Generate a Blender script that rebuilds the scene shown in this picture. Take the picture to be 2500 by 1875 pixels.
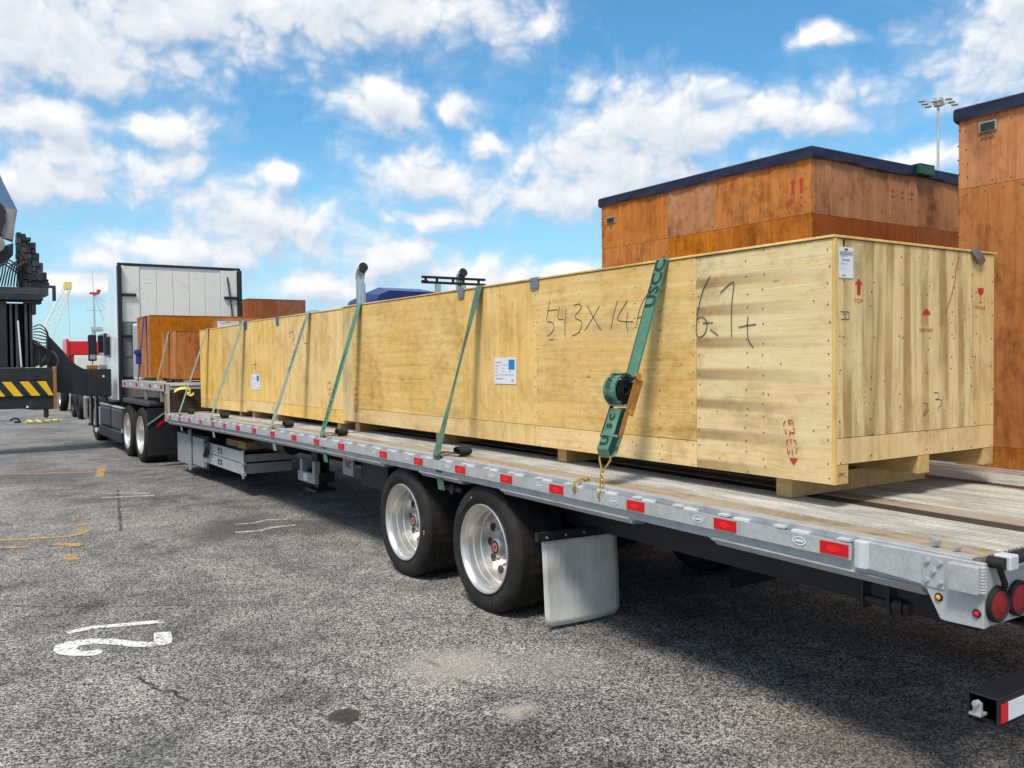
import bpy, math, random
from math import sin, cos, pi, radians, tan, atan2, sqrt
from mathutils import Vector, Matrix
random.seed(7)
S = bpy.context.scene
for o in list(bpy.data.objects): bpy.data.objects.remove(o)

# ---------------------------------------------------------------- camera
YAW, PITCH, ROLL, EYE = radians(33.5), radians(1.55), -0.010, 1.75
fwd = Vector((sin(YAW)*cos(PITCH), cos(YAW)*cos(PITCH), -sin(PITCH)))
r0 = Vector((cos(YAW), -sin(YAW), 0)); u0 = r0.cross(fwd)
camR = cos(ROLL)*r0 + sin(ROLL)*u0; camU = -sin(ROLL)*r0 + cos(ROLL)*u0
cam = bpy.data.objects.new('camera', bpy.data.cameras.new('camera'))
S.collection.objects.link(cam); S.camera = cam
m = Matrix.Identity(4)
for i in range(3):
    m[i][0], m[i][1], m[i][2] = camR[i], camU[i], -fwd[i]
m.translation = Vector((0, 0, EYE)); cam.matrix_world = m
cam.data.sensor_width = 36; cam.data.lens = 2130/2500*36
cam.data.clip_start = 0.05; cam.data.clip_end = 5000

# ---------------------------------------------------------------- light
SUN = Vector((-0.43, -0.30, 0.86)).normalized()
SUN_EL = math.asin(SUN.z); SUN_AZ = atan2(SUN.x, SUN.y) % (2*pi)
sd = bpy.data.lights.new('sun', 'SUN'); sd.energy = 2.7; sd.angle = radians(13); sd.color = (1, .94, .85)
so = bpy.data.objects.new('sun', sd); S.collection.objects.link(so)
so.rotation_euler = (-SUN).to_track_quat('-Z', 'Y').to_euler(); so.location = (0, 0, 30)
S.view_settings.view_transform = 'Standard'; S.view_settings.look = 'None'
S.view_settings.exposure = 0.56; S.view_settings.gamma = 1; S.view_settings.use_curve_mapping = False
try: S.cycles.volume_bounces = 0
except Exception: pass

W = bpy.data.worlds.new('World'); S.world = W; W.use_nodes = True
try: W.cycles.sampling_method = 'MANUAL'; W.cycles.sample_map_resolution = 256
except Exception: pass
class NT:
    """small helper around a node tree"""
    def __init__(s, t): s.t = t; s.n = t.nodes; s.l = t.links
    def new(s, kind, **kw):
        n = s.n.new(kind)
        for k, v in kw.items(): setattr(n, k, v)
        return n
    def put(s, sock, v):
        if v is None: return
        if isinstance(v, bpy.types.NodeSocket): s.l.new(v, sock)
        elif isinstance(v, (tuple, list)) and len(v) == 3 and len(getattr(sock, 'default_value', (0,))) == 4: sock.default_value = (*v, 1)
        else: sock.default_value = v
    def math(s, op, a, b=None, c=None, clamp=False):
        n = s.new('ShaderNodeMath', operation=op); n.use_clamp = clamp
        for i, v in enumerate((a, b, c)): s.put(n.inputs[i], v)
        return n.outputs[0]
    def vec(s, op, a, b=None, out=0):
        n = s.new('ShaderNodeVectorMath', operation=op); s.put(n.inputs[0], a); s.put(n.inputs[1], b)
        return n.outputs[out]
    def noise(s, vec, scale, detail=4, rough=.55, dist=0, dim='3D', out=0):
        n = s.new('ShaderNodeTexNoise', noise_dimensions=dim)
        s.put(n.inputs['Vector'], vec); n.inputs['Scale'].default_value = scale
        n.inputs['Detail'].default_value = detail; n.inputs['Roughness'].default_value = rough
        n.inputs['Distortion'].default_value = dist
        return n.outputs[out]
    def voro(s, vec, scale, out='Distance', feature='F1', rnd=1):
        n = s.new('ShaderNodeTexVoronoi', feature=feature); s.put(n.inputs['Vector'], vec)
        n.inputs['Scale'].default_value = scale; n.inputs['Randomness'].default_value = rnd
        return n.outputs[out]
    def ramp(s, fac, stops, interp='LINEAR'):
        n = s.new('ShaderNodeValToRGB'); r = n.color_ramp; r.interpolation = interp
        while len(r.elements) > 1: r.elements.remove(r.elements[0])
        for i, (p, c) in enumerate(stops):
            e = r.elements[0] if i == 0 else r.elements.new(p)
            e.position = p; e.color = (c, c, c, 1) if not isinstance(c, (tuple, list)) else (*c, 1)
        s.put(n.inputs[0], fac); return n.outputs[0]
    def mix(s, f, a, b, blend='MIX'):
        n = s.new('ShaderNodeMix', data_type='RGBA', blend_type=blend)
        s.put(n.inputs[0], f); s.put(n.inputs[6], a); s.put(n.inputs[7], b); return n.outputs[2]
    def smooth(s, v, a, b, lo=0, hi=1):
        n = s.new('ShaderNodeMapRange', interpolation_type='SMOOTHSTEP')
        s.put(n.inputs[0], v)
        for i, q in enumerate((a, b, lo, hi)): n.inputs[i+1].default_value = q
        return n.outputs[0]
    def mapping(s, v, scale=(1, 1, 1), loc=(0, 0, 0), rot=(0, 0, 0)):
        n = s.new('ShaderNodeMapping'); s.put(n.inputs[0], v)
        n.inputs['Scale'].default_value = scale; n.inputs['Location'].default_value = loc; n.inputs['Rotation'].default_value = rot
        return n.outputs[0]

# clouds as (azimuth, elevation, half width, half height) in radians
CL = [(0.795, 0.250, 0.135, 0.040), (0.715, 0.255, 0.075, 0.050), (0.1046, 0.3297, 0.1535, 0.0744), (0.2618, 0.3645, 0.186, 0.0535), (0.4278, 0.3768, 0.1535, 0.0488), (0.5655, 0.3639, 0.0512, 0.0279), (0.6119, 0.3594, 0.0372, 0.0177),
 (0.1484, 0.2888, 0.0605, 0.0233), (0.0991, 0.2504, 0.0698, 0.0288), (0.2102, 0.2456, 0.0605, 0.0195), (0.1427, 0.2057, 0.1163, 0.0288), (0.094, 0.1836, 0.1209, 0.0279),
 (0.4377, 0.2878, 0.0535, 0.0395), (0.5227, 0.2746, 0.0256, 0.0163), (0.4801, 0.2023, 0.0837, 0.0349), (0.5548, 0.2423, 0.0279, 0.0149), (0.3001, 0.1539, 0.0698, 0.0442),
 (0.3435, 0.1465, 0.0605, 0.0279), (0.2404, 0.1215, 0.1209, 0.0256), (0.327, 0.2026, 0.0349, 0.0121), (0.512, 0.1623, 0.0558, 0.0149), (0.4465, 0.1075, 0.0605, 0.0302),
 (0.5391, 0.089, 0.1209, 0.0279), (0.3781, 0.0843, 0.0698, 0.0186), (0.7493, 0.2716, 0.0791, 0.0428), (0.6941, 0.2266, 0.1163, 0.0465), (0.86, 0.2601, 0.107, 0.0326),
 (0.9276, 0.2541, 0.0372, 0.0209), (0.6567, 0.1834, 0.0837, 0.0279), (1.0786, 0.3008, 0.060, 0.048), (1.1138, 0.313, 0.050, 0.050), (0.9277, 0.3316, 0.0326, 0.0102),
 (1.0232, 0.1979, 0.0512, 0.0149), (0.1444, 0.1054, 0.0279, 0.0102), (0.14, 0.078, 0.0465, 0.014), (0.6468, 0.1063, 0.0279, 0.0093)]
g = bpy.data.node_groups.new('cloud_field', 'ShaderNodeTree')
g.interface.new_socket('P', in_out='INPUT', socket_type='NodeSocketVector')
g.interface.new_socket('F', in_out='OUTPUT', socket_type='NodeSocketFloat')
G = NT(g); gi = G.new('NodeGroupInput'); go = G.new('NodeGroupOutput'); P = gi.outputs[0]
warp = G.noise(P, 9, 3, .6, out=1)
P1 = G.vec('ADD', P, G.vec('MULTIPLY', G.vec('SUBTRACT', warp, (.5, .5, .5)), (.075, .040, 0)))
cur = None
for a, e, ra, re in CL:
    d = G.vec('LENGTH', G.vec('MULTIPLY', G.vec('SUBTRACT', P1, (a, e, 0)), (1/(ra*1.12), 1/(re*1.18), 1)), out=1)
    cur = d if cur is None else G.math('SMOOTH_MIN', cur, d, .45)
f_in = G.math('SUBTRACT', 1.0, cur)
f_in = G.math('MAXIMUM', f_in, -0.9)
# beyond the part of the sky seen here the same scattered clouds go on
far = G.noise(G.mapping(P, (1, 2.2, 1)), 3.2, 3, .5)
far = G.math('MULTIPLY', G.math('SUBTRACT', far, .45), 4.5)
sx = G.new('ShaderNodeSeparateXYZ'); G.put(sx.inputs[0], P)
win = G.math('MULTIPLY', G.smooth(sx.outputs[0], -.25, .02), G.math('MULTIPLY', G.smooth(sx.outputs[0], 1.3, 1.6, 1, 0), G.smooth(sx.outputs[1], .40, .52, 1, 0)))
fm = G.math('ADD', G.math('MULTIPLY', f_in, win), G.math('MULTIPLY', far, G.math('SUBTRACT', 1, win)))
n1 = G.noise(G.mapping(P1, (1, 1.2, 1)), 15, 6, .56)
vb = G.new('ShaderNodeTexVoronoi', feature='F1'); G.put(vb.inputs['Vector'], G.mapping(P1, (1, 1.25, 1))); vb.inputs['Scale'].default_value = 21
vb.inputs['Detail'].default_value = 2.0; vb.inputs['Roughness'].default_value = .55; vb.inputs['Lacunarity'].default_value = 2.3
F = G.math('ADD', fm, G.math('MULTIPLY', G.math('SUBTRACT', n1, .5), 1.35))
F = G.math('ADD', F, G.math('MULTIPLY', G.math('SUBTRACT', .88, vb.outputs[0]), .70))
G.put(go.inputs[0], F)

w = NT(W.node_tree); w.n.clear()
tc = w.new('ShaderNodeTexCoord'); nrm = w.vec('NORMALIZE', tc.outputs['Generated'])
s3 = w.new('ShaderNodeSeparateXYZ'); w.put(s3.inputs[0], nrm)
az = w.math('ARCTAN2', s3.outputs[0], s3.outputs[1]); el = w.math('ARCSINE', s3.outputs[2])
cb = w.new('ShaderNodeCombineXYZ'); w.put(cb.inputs[0], az); w.put(cb.inputs[1], el)
def field(v):
    n = w.new('ShaderNodeGroup'); n.node_tree = g; w.put(n.inputs[0], v); return n.outputs[0]
F0 = field(cb.outputs[0]); F1 = field(w.vec('ADD', cb.outputs[0], (-.006, .020, 0)))
dens = w.math('ADD', w.math('MULTIPLY', w.smooth(F0, -.55, .15), .24), w.math('MULTIPLY', w.smooth(F0, -.08, .60), .76))
light = w.math('ADD', .63, w.math('MULTIPLY', w.math('SUBTRACT', F0, F1), .34))
light = w.math('SUBTRACT', light, w.math('MULTIPLY', w.smooth(F0, .5, 1.7), .16), clamp=True)
ccol = w.ramp(light, [(0.0, (.32, .43, .58)), (.36, (.43, .52, .65)), (.62, (.66, .70, .76)), (.92, (.89, .89, .89))])
sky = w.new('ShaderNodeTexSky', sky_type='NISHITA'); sky.sun_disc = False
sky.sun_elevation = SUN_EL; sky.sun_rotation = SUN_AZ; sky.air_density = 1.0; sky.dust_density = .6; sky.ozone_density = 2.2
hs = w.new('ShaderNodeHueSaturation'); hs.inputs['Saturation'].default_value = 1.12; hs.inputs['Value'].default_value = 0.150
w.put(hs.inputs['Color'], sky.outputs[0])
# thin veil towards the horizon and in faint streaks
veil = w.noise(w.mapping(cb.outputs[0], (1, 3.2, 1), rot=(0, 0, .35)), 5, 5, .6)
veil = w.math('MULTIPLY', w.smooth(veil, .44, .85), .26)
hz = w.smooth(el, 0.0, .30, .62, .04)
skyc = w.mix(w.math('MAXIMUM', veil, hz), w.mix(1, hs.outputs[0], (.50, .90, .96), 'MULTIPLY'), (.46, .61, .78))
bgc = w.mix(dens, skyc, ccol)
bgc = w.mix(w.smooth(el, -.03, -.003, 1, 0), bgc, (.22, .22, .21))
bg = w.new('ShaderNodeBackground'); w.put(bg.inputs[0], bgc); bg.inputs[1].default_value = .80
ow = w.new('ShaderNodeOutputWorld'); w.l.new(bg.outputs[0], ow.inputs[0])

# ---------------------------------------------------------------- materials
def mat(name):
    m = bpy.data.materials.new(name); m.use_nodes = True; m.node_tree.nodes.clear()
    t = NT(m.node_tree); b = t.new('ShaderNodeBsdfPrincipled'); o = t.new('ShaderNodeOutputMaterial')
    t.l.new(b.outputs[0], o.inputs[0]); return m, t, b
def bump(t, b, h, dist=.003, strength=.5):
    n = t.new('ShaderNodeBump'); n.inputs['Distance'].default_value = dist; n.inputs['Strength'].default_value = strength
    t.put(n.inputs['Height'], h); t.l.new(n.outputs[0], b.inputs['Normal'])
def obj_co(t, shift=True):
    c = t.new('ShaderNodeTexCoord').outputs['Object']
    if shift:
        r = t.new('ShaderNodeObjectInfo').outputs['Random']
        cb = t.new('ShaderNodeCombineXYZ')
        for i, k in enumerate((37.0, 53.0, 71.0)): t.put(cb.inputs[i], t.math('MULTIPLY', r, k))
        c = t.vec('ADD', c, cb.outputs[0])
    return c
def simple(name, col, rough=.6, metal=0, wear=.15, dirt=None, scale=6, bmp=0, coat=0):
    m, t, b = mat(name); c = obj_co(t)
    n = t.noise(c, scale, 6, .62)
    n2 = t.noise(c, scale*9, 3, .6)
    f = t.math('ADD', t.math('MULTIPLY', n, .7), t.math('MULTIPLY', n2, .3))
    lo = tuple(x*(1-wear*1.6) for x in col); hi = tuple(min(1, x*(1+wear)) for x in col)
    cc = t.ramp(f, [(.3, lo), (.7, hi)])
    if dirt: cc = t.mix(t.smooth(n, .52, .78, 0, .75), cc, dirt)
    t.put(b.inputs['Base Color'], cc)
    t.put(b.inputs['Roughness'], t.math('ADD', rough-.1, t.math('MULTIPLY', n, .2), clamp=True))
    b.inputs['Metallic'].default_value = metal
    b.inputs['Coat Weight'].default_value = coat
    if bmp: bump(t, b, n2, .004, bmp)
    return m
def plywood(name, base, dark, pale, grain='Z', bands=0, stain=.5, pit=.5, streak=1.0, mottle=.55):
    m, t, b = mat(name); c = obj_co(t); rnd = t.new('ShaderNodeObjectInfo').outputs['Random']
    gs = {'Z': (1, 1, .045), 'Y': (1, .045, 1)}[grain]
    gv = t.mapping(c, gs)
    fine = t.noise(gv, 90, 6, .7); mid = t.noise(gv, 13, 4, .6, 1.2)
    big = t.noise(c, 1.3, 4, .55)
    f = t.math('ADD', t.math('MULTIPLY', fine, .38), t.math('ADD', t.math('MULTIPLY', mid, .42*streak), t.math('MULTIPLY', big, .30)))
    col = t.ramp(f, [(.34, dark), (.50, base), (.68, pale)])
    if bands:
        wv = t.new('ShaderNodeTexWave', wave_type='BANDS', bands_direction='Z' if grain == 'Y' else 'Y')
        wc = t.mapping(c, (1, .16, 1) if grain == 'Y' else (1, 1, .16))
        t.put(wv.inputs['Vector'], wc)
        wv.inputs['Scale'].default_value = 1.85; wv.inputs['Distortion'].default_value = 1.5; wv.inputs['Detail'].default_value = 3; wv.inputs['Detail Scale'].default_value = 1.6
        bm = t.smooth(wv.outputs[1], .55, .92)
        sy_ = t.new('ShaderNodeSeparateXYZ'); t.put(sy_.inputs[0], t.new('ShaderNodeTexCoord').outputs['Object'])
        bm = t.math('MULTIPLY', bm, t.smooth(sy_.outputs[1], -2.95, -2.12, .05, bands))
        bm = t.math('MULTIPLY', bm, t.math('ADD', .35, fine))
        col = t.mix(bm, col, (.35, .195, .065))
    mo = t.math('ADD', t.math('MULTIPLY', t.noise(c, 2.4, 6, .68), .6), t.math('MULTIPLY', t.noise(t.mapping(c, tuple(.5 if q < .5 else 1 for q in gs)), 19, 7, .72), .4))
    k_ = mottle
    col = t.mix(1, col, t.ramp(mo, [(.34, (1-.62*k_, 1-.70*k_, 1-.82*k_)), (.50, (1, 1, 1)), (.66, (1+.16*k_, 1+.18*k_, 1+.26*k_))]), 'MULTIPLY')
    # grey weather stains drawn out along the grain
    sv = t.noise(t.mapping(c, tuple(.25 if q < .5 else 1 for q in gs)), 4.5, 5, .62)
    col = t.mix(t.smooth(sv, .56, .80, 0, stain), col, tuple(x*.50 for x in (base[1]*1.2, base[1]*1.1, base[1]*.75)))
    if streak > 1.4:
        s1 = t.noise(t.mapping(c, (1, 1, .10)), 11, 5, .6, .6); s2 = t.noise(t.mapping(c, (1, 1, .22)), 5, 4, .6)
        col = t.mix(t.math('MULTIPLY', t.smooth(s1, .46, .74), t.smooth(s2, .40, .62, .1, .62)), col, tuple(x*.75 for x in dark))
        col = t.mix(t.smooth(t.noise(t.mapping(c, (1, 1, .08)), 26, 4, .6), .50, .74, 0, .55), col, (.26, .21, .12))
        wx = t.new('ShaderNodeTexWave', wave_type='BANDS', bands_direction='X'); t.put(wx.inputs['Vector'], t.mapping(c, (1, 1, .22)))
        wx.inputs['Scale'].default_value = 1.95; wx.inputs['Distortion'].default_value = 2.2; wx.inputs['Detail'].default_value = 4; wx.inputs['Detail Scale'].default_value = 1.5
        lower = t.smooth(t.noise(t.mapping(c, (1, 1, .5)), 3.1, 3), .36, .60, .15, 1)
        col = t.mix(t.math('MULTIPLY', t.smooth(wx.outputs[1], .48, .85, 0, .80), lower), col, (.33, .195, .070))
    # small pits and knots
    kn = t.voro(t.mapping(c, tuple(.35 if q < .5 else 1 for q in gs)), 5.5)
    col = t.mix(t.smooth(kn, .03, .065, pit, 0), col, (.055, .03, .015))
    kn2 = t.voro(c, 34)
    msk = t.smooth(t.noise(c, 2.6, 3), .46, .62)
    col = t.mix(t.math('MULTIPLY', t.smooth(kn2, .06, .20, min(1, pit*1.3), 0), msk), col, (.10, .065, .03))
    # each sheet its own shade
    h = t.new('ShaderNodeHueSaturation'); t.put(h.inputs['Color'], col)
    t.put(h.inputs['Value'], t.math('ADD', .90, t.math('MULTIPLY', rnd, .20)))
    t.put(h.inputs['Saturation'], t.math('ADD', .90, t.math('MULTIPLY', t.math('FRACT', t.math('MULTIPLY', rnd, 7.3)), .22)))
    t.put(b.inputs['Base Color'], h.outputs[0]); b.inputs['Roughness'].default_value = .72
    b.inputs['Specular IOR Level'].default_value = .25
    bump(t, b, t.math('ADD', fine, mid), .004, .35)
    return m
YB, YD, YP = (.72, .46, .165), (.53, .300, .080), (.81, .590, .270)
M = {}
M['ply_v'] = plywood('plywood_vertical', YB, YD, YP, 'Z', 0, .45)
M['ply_h'] = plywood('plywood_lengthwise', YB, YD, YP, 'Y', 0, .35)
M['ply_band'] = plywood('plywood_figured', (.76, .545, .230), (.56, .36, .12), (.83, .655, .34), 'Y', .9, .12, .35)
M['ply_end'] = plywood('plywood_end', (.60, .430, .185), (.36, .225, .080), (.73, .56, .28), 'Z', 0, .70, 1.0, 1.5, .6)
M['timber'] = plywood('raw_timber', (.58, .37, .15), (.42, .23, .08), (.66, .46, .21), 'Y', 0, .3)
M['timber_dirty'] = plywood('grimy_timber', (.36, .23, .11), (.22, .13, .06), (.46, .31, .16), 'Y', 0, .6)
RB, RD, RP = (.38, .118, .022), (.19, .048, .009), (.50, .185, .044)
M['red_v'] = plywood('red_plywood_vertical', RB, RD, RP, 'Z', 0, .45, .5, 1.3, .95)
M['red_h'] = plywood('red_plywood_lengthwise', (.38, .12, .030), RD, (.47, .165, .045), 'Y', 0, .35, .4)
M['red_pale'] = plywood('red_plywood_faded', (.40, .145, .045), (.26, .080, .020), (.50, .21, .075), 'Z', 0, .45, .5, 1.3, .95)
M['red_dark'] = plywood('red_plywood_deep', (.27, .075, .022), (.18, .045, .014), (.33, .11, .04), 'Z', 0, .35, .4)
M['alu'] = simple('aluminium', (.52, .52, .515), .45, .30, .20, (.31, .28, .24), 9, .25)
M['alu_bright'] = simple('bright_aluminium', (.72, .73, .74), .38, .35, .08, (.55, .53, .50), 7)
M['alu_side'] = simple('mill_aluminium', (.46, .47, .475), .45, .35, .20, (.30, .28, .25), 9, .25)
M['rim'] = simple('polished_rim', (.66, .64, .60), .36, .85, .10, (.42, .36, .29), 5)
M['dark_steel'] = simple('black_chassis_paint', (.008, .008, .009), .55, 0, .3, (.030, .026, .022), 5)
M['black'] = simple('black_plastic', (.012, .012, .014), .5, 0, .25)
M['grey_plastic'] = simple('grey_plastic', (.055, .058, .062), .45, 0, .2, (.09, .085, .08))
M['steel_grey'] = simple('grey_steel', (.34, .35, .35), .5, .3, .15, (.17, .15, .13), 5, .1)
M['galv'] = simple('galvanised_steel', (.52, .53, .54), .45, .5, .12)
M['zinc'] = simple('yellow_zinc', (.62, .44, .14), .35, .8, .2, (.30, .14, .05))
M['rust'] = simple('rusty_zinc', (.46, .22, .07), .5, .5, .3, (.22, .08, .03))
M['chrome'] = simple('chrome', (.55, .55, .56), .16, 1, .12, (.20, .19, .18), 8)
M['white_paint'] = simple('white_truck_paint', (.76, .78, .78), .3, 0, .03, (.62, .61, .58), 3, 0, .4)
M['cab_panel'] = simple('grey_white_panel', (.72, .70, .63), .5, 0, .05, (.44, .42, .38), 2.5)
M['cab_low'] = simple('grey_lower_panel', (.20, .20, .19), .5, 0, .15)
M['blue_paint'] = simple('blue_truck_paint', (.008, .022, .15), .4, 0, .12, None, 3, 0, .15)
M['red_paint'] = simple('red_truck_paint', (.62, .010, .012), .35, 0, .08, None, 3, 0, .4)
M['tarp'] = simple('navy_tarpaulin', (.008, .011, .042), .6, 0, .3, None, 3, .6)
M['green_pad'] = simple('green_plastic', (.008, .085, .035), .5, 0, .2)
M['red_lens'] = simple('red_reflector', (.58, .006, .010), .22, 0, .05, None, 20)
M['red_core'] = simple('red_reflector_core', (.82, .012, .014), .25, 0, .05, None, 20)
M['white_lens'] = simple('white_reflector', (.70, .72, .72), .3, 0, .05)
M['amber_lens'] = simple('amber_lens', (.85, .38, .03), .2, 0, .1)
M['dark_red_lens'] = simple('dark_red_lens', (.30, .006, .012), .2, 0, .35, None, 60, .6)
M['paper'] = simple('white_paper', (.74, .75, .78), .6, 0, .03)
M['blue_print'] = simple('blue_print', (.02, .22, .52), .6, 0, .15)
M['grey_print'] = simple('grey_print', (.36, .37, .42), .6, 0, .1)
M['emblem'] = simple('pinkish_emblem', (.50, .12, .12), .5, 0, .2)
M['nail'] = simple('rusted_nail', (.13, .085, .045), .7, 0, .5, None, 30)
M['tyre_letter'] = simple('raised_rubber', (.040, .037, .034), .6, 0, .3)
M['ink'] = simple('black_ink', (.045, .045, .05), .6, 0, .4)
M['pencil'] = simple('marker_ink', (.075, .085, .095), .7, 0, .5, None, 60)
M['stencil'] = simple('red_stencil_ink', (.52, .035, .020), .7, 0, .3, None, 60)
M['stencil_faint'] = simple('faint_red_ink', (.50, .14, .055), .7, 0, .2, None, 60)
M['strap'] = simple('green_webbing', (.085, .215, .140), .8, 0, .18, (.20, .28, .21), 12, .5)
M['strap_dull'] = simple('faded_webbing', (.26, .32, .25), .8, 0, .25, (.08, .16, .11), 14, .5)
M['strap_mid'] = simple('worn_green_webbing', (.075, .165, .105), .8, 0, .35, (.20, .24, .19), 5, .5)
M['strap_dark'] = simple('dark_webbing', (.010, .016, .013), .8, 0, .4, None, 30, .5)
M['strap_ink'] = simple('strap_print', (.012, .040, .030), .7, 0, .2)
M['blue_strap'] = simple('blue_webbing', (.018, .035, .20), .8, 0, .2)
M['yellow_strap'] = simple('yellow_webbing', (.68, .62, .10), .8, 0, .2)
M['blue_tape'] = simple('blue_tape', (.03, .13, .42), .5, 0, .1)
M['grey_tape'] = simple('grey_tape', (.20, .21, .24), .4, .3, .1)
M['flap'] = None
M['crane_black'] = simple('crane_black', (.020, .021, .024), .5, 0, .35, (.045, .042, .04), 4)
M['crane_blue'] = simple('crane_boom_blue_grey', (.14, .24, .36), .35, .2, .15, None, 2)
M['crane_grey'] = simple('worn_crane_grey', (.30, .29, .27), .45, .2, .25, (.42, .36, .32), 4)
M['hazard_yellow'] = simple('hazard_yellow', (.92, .52, .015), .5, 0, .08)
M['hazed_boom_yellow'] = simple('hazed_yellow_paint', (.85, .66, .20), .6, 0, .05)  # yellow paled in the colour to imitate distance haze
M['hazed_yellow'] = simple('hazed_yellow_lattice', (.85, .80, .66), .6, 0, .05)  # distance haze mixed into the yellow of the far lattice
M['mast_grey'] = simple('mast_grey', (.48, .50, .50), .5, .1, .05)
M['glass'] = simple('dark_glass', (.02, .025, .03), .08, 0, .1)
M['track'] = simple('dark_track', (.040, .026, .018), .8, 0, .3)
M['wood_floor'] = plywood('deck_timber', (.31, .245, .175), (.20, .15, .10), (.42, .35, .27), 'Y', 0, .5, .7, 1.0, .9)

# rubber with fine dust
m, t, b = mat('tyre_rubber'); c = obj_co(t)
n = t.noise(c, 7, 5, .6)
t.put(b.inputs['Base Color'], t.ramp(n, [(.3, (.010, .009, .008)), (.75, (.030, .026, .022))]))
b.inputs['Roughness'].default_value = .78; b.inputs['Specular IOR Level'].default_value = .3
bump(t, b, t.noise(c, 60, 3), .002, .3); M['rubber'] = m

# mud flap: dusty brushed sheet
m, t, b = mat('dusty_mud_flap'); c = obj_co(t)
n = t.noise(t.mapping(c, (1, 1, .06)), 60, 4, .6); n2 = t.noise(c, 3.2, 4, .55)
f = t.math('ADD', t.math('MULTIPLY', n, .35), t.math('MULTIPLY', n2, .65))
t.put(b.inputs['Base Color'], t.ramp(f, [(.32, (.42, .42, .41)), (.5, (.66, .65, .62)), (.66, (.80, .77, .70))]))
b.inputs['Roughness'].default_value = .5; b.inputs['Metallic'].default_value = .05; M['flap'] = m

# ribbed aluminium floor, cross notched
m, t, b = mat('ribbed_floor'); c = obj_co(t, False)
n = t.noise(t.mapping(c, (1, .25, 1)), 9, 6, .65); n2 = t.noise(c, 70, 3)
wv = t.new('ShaderNodeTexWave', wave_type='BANDS', bands_direction='Y'); t.put(wv.inputs['Vector'], t.vec('MULTIPLY', c, (1, 1, 1)))
wv.inputs['Scale'].default_value = 9; wv.inputs['Distortion'].default_value = .8
bx = t.new('ShaderNodeTexWave', wave_type='BANDS', bands_direction='X'); t.put(bx.inputs['Vector'], c); bx.inputs['Scale'].default_value = 12.5
f = t.math('ADD', t.math('MULTIPLY', n, .8), t.math('MULTIPLY', n2, .2))
cc = t.ramp(f, [(.32, (.23, .200, .160)), (.48, (.40, .37, .315)), (.68, (.60, .575, .515))])
cc = t.mix(t.smooth(wv.outputs[1], .15, .5, .22, 0), cc, (.24, .22, .19))
t.put(b.inputs['Base Color'], cc); b.inputs['Roughness'].default_value = .5; b.inputs['Metallic'].default_value = .12
bump(t, b, t.math('ADD', t.math('MULTIPLY', wv.outputs[1], .4), bx.outputs[1]), .004, .5); M['floor'] = m

# asphalt with exposed pale stones, stains, worn patches and hairline cracks
m, t, b = mat('worn_asphalt'); c = t.new('ShaderNodeTexCoord').outputs['Object']
v1 = t.voro(c, 210, 'Color'); v2 = t.voro(c, 112, 'Color')
sp1 = t.new('ShaderNodeSeparateColor'); t.put(sp1.inputs[0], v1); sp2 = t.new('ShaderNodeSeparateColor'); t.put(sp2.inputs[0], v2)
st = t.math('ADD', t.math('MULTIPLY', sp1.outputs[0], .42), t.math('MULTIPLY', sp2.outputs[0], .58))
fine = t.noise(c, 240, 1, .5)
st = t.math('ADD', t.math('MULTIPLY', st, .8), t.math('MULTIPLY', fine, .2))
stone = t.ramp(st, [(.28, (.018, .017, .015)), (.43, (.085, .079, .072)), (.55, (.29, .274, .250)), (.71, (.68, .645, .59))])
big = t.noise(c, .55, 6, .62); mid = t.noise(c, 3.1, 7, .68); lng = t.noise(t.mapping(c, (.9, .35, 1), rot=(0, 0, .5)), .9, 5, .6)
tone = t.math('ADD', t.math('ADD', t.math('MULTIPLY', big, .34), t.math('MULTIPLY', mid, .38)), t.math('MULTIPLY', lng, .28))
tn = t.ramp(tone, [(.38, (.27, .27, .275)), (.46, (.58, .58, .58)), (.53, (.84, .835, .825)), (.64, (1.20, 1.18, 1.13))])
col = t.mix(1, stone, tn, 'MULTIPLY')
# far away the stones average out to a paler, more even tone
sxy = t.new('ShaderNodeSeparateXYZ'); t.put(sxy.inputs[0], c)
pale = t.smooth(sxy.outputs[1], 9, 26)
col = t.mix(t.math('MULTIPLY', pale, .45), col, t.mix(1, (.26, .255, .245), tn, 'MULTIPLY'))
wob = t.noise(c, 3.0, 4, .6, out=1)
cw = t.vec('ADD', c, t.vec('MULTIPLY', t.vec('SUBTRACT', wob, (.5, .5, .5)), (.35, .35, 0)))
def spot(x, y, rx, ry, rot=0, soft=(.6, 1.1)):
    q = t.mapping(t.vec('SUBTRACT', cw, (x, y, 0)), (1/rx, 1/ry, 0)) if not rot else t.vec('MULTIPLY', t.mapping(t.vec('SUBTRACT', cw, (x, y, 0)), rot=(0, 0, rot)), (1/rx, 1/ry, 0))
    return t.smooth(t.vec('LENGTH', q, out=1), soft[0], soft[1], 1, 0)
def stain(f, colr, amt, blend='MIX'):
    global col
    col = t.mix(t.math('MULTIPLY', f, amt), col, colr, blend)
stain(spot(2.47, 4.35, .42, .36, 0, (.2, 1.15)), (.40, .36, .31), .62)
stain(spot(2.36, 3.56, .17, .14, 0, (.2, 1.1)), (.40, .36, .31), .60)
stain(spot(2.9, 4.0, .5, .35, 0, (.1, 1.2)), (.34, .31, .26), .32)
stain(spot(1.65, 4.04, .115, .125, 0, (.75, 1.0)), (.030, .027, .020), .88)
stain(spot(2.56, 9.3, .50, .95, .55, (.3, 1.1)), (.070, .060, .052), .72)
stain(spot(3.45, 8.9, .35, .6, .5, (.3, 1.1)), (.085, .070, .060), .55)
stain(spot(1.75, 12.4, .55, .50, 0, (.2, 1.1)), (.05, .05, .05), .62)
stain(spot(1.5, 15.3, 1.3, 1.0, 0, (.2, 1.2)), (.06, .06, .06), .55)
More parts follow.
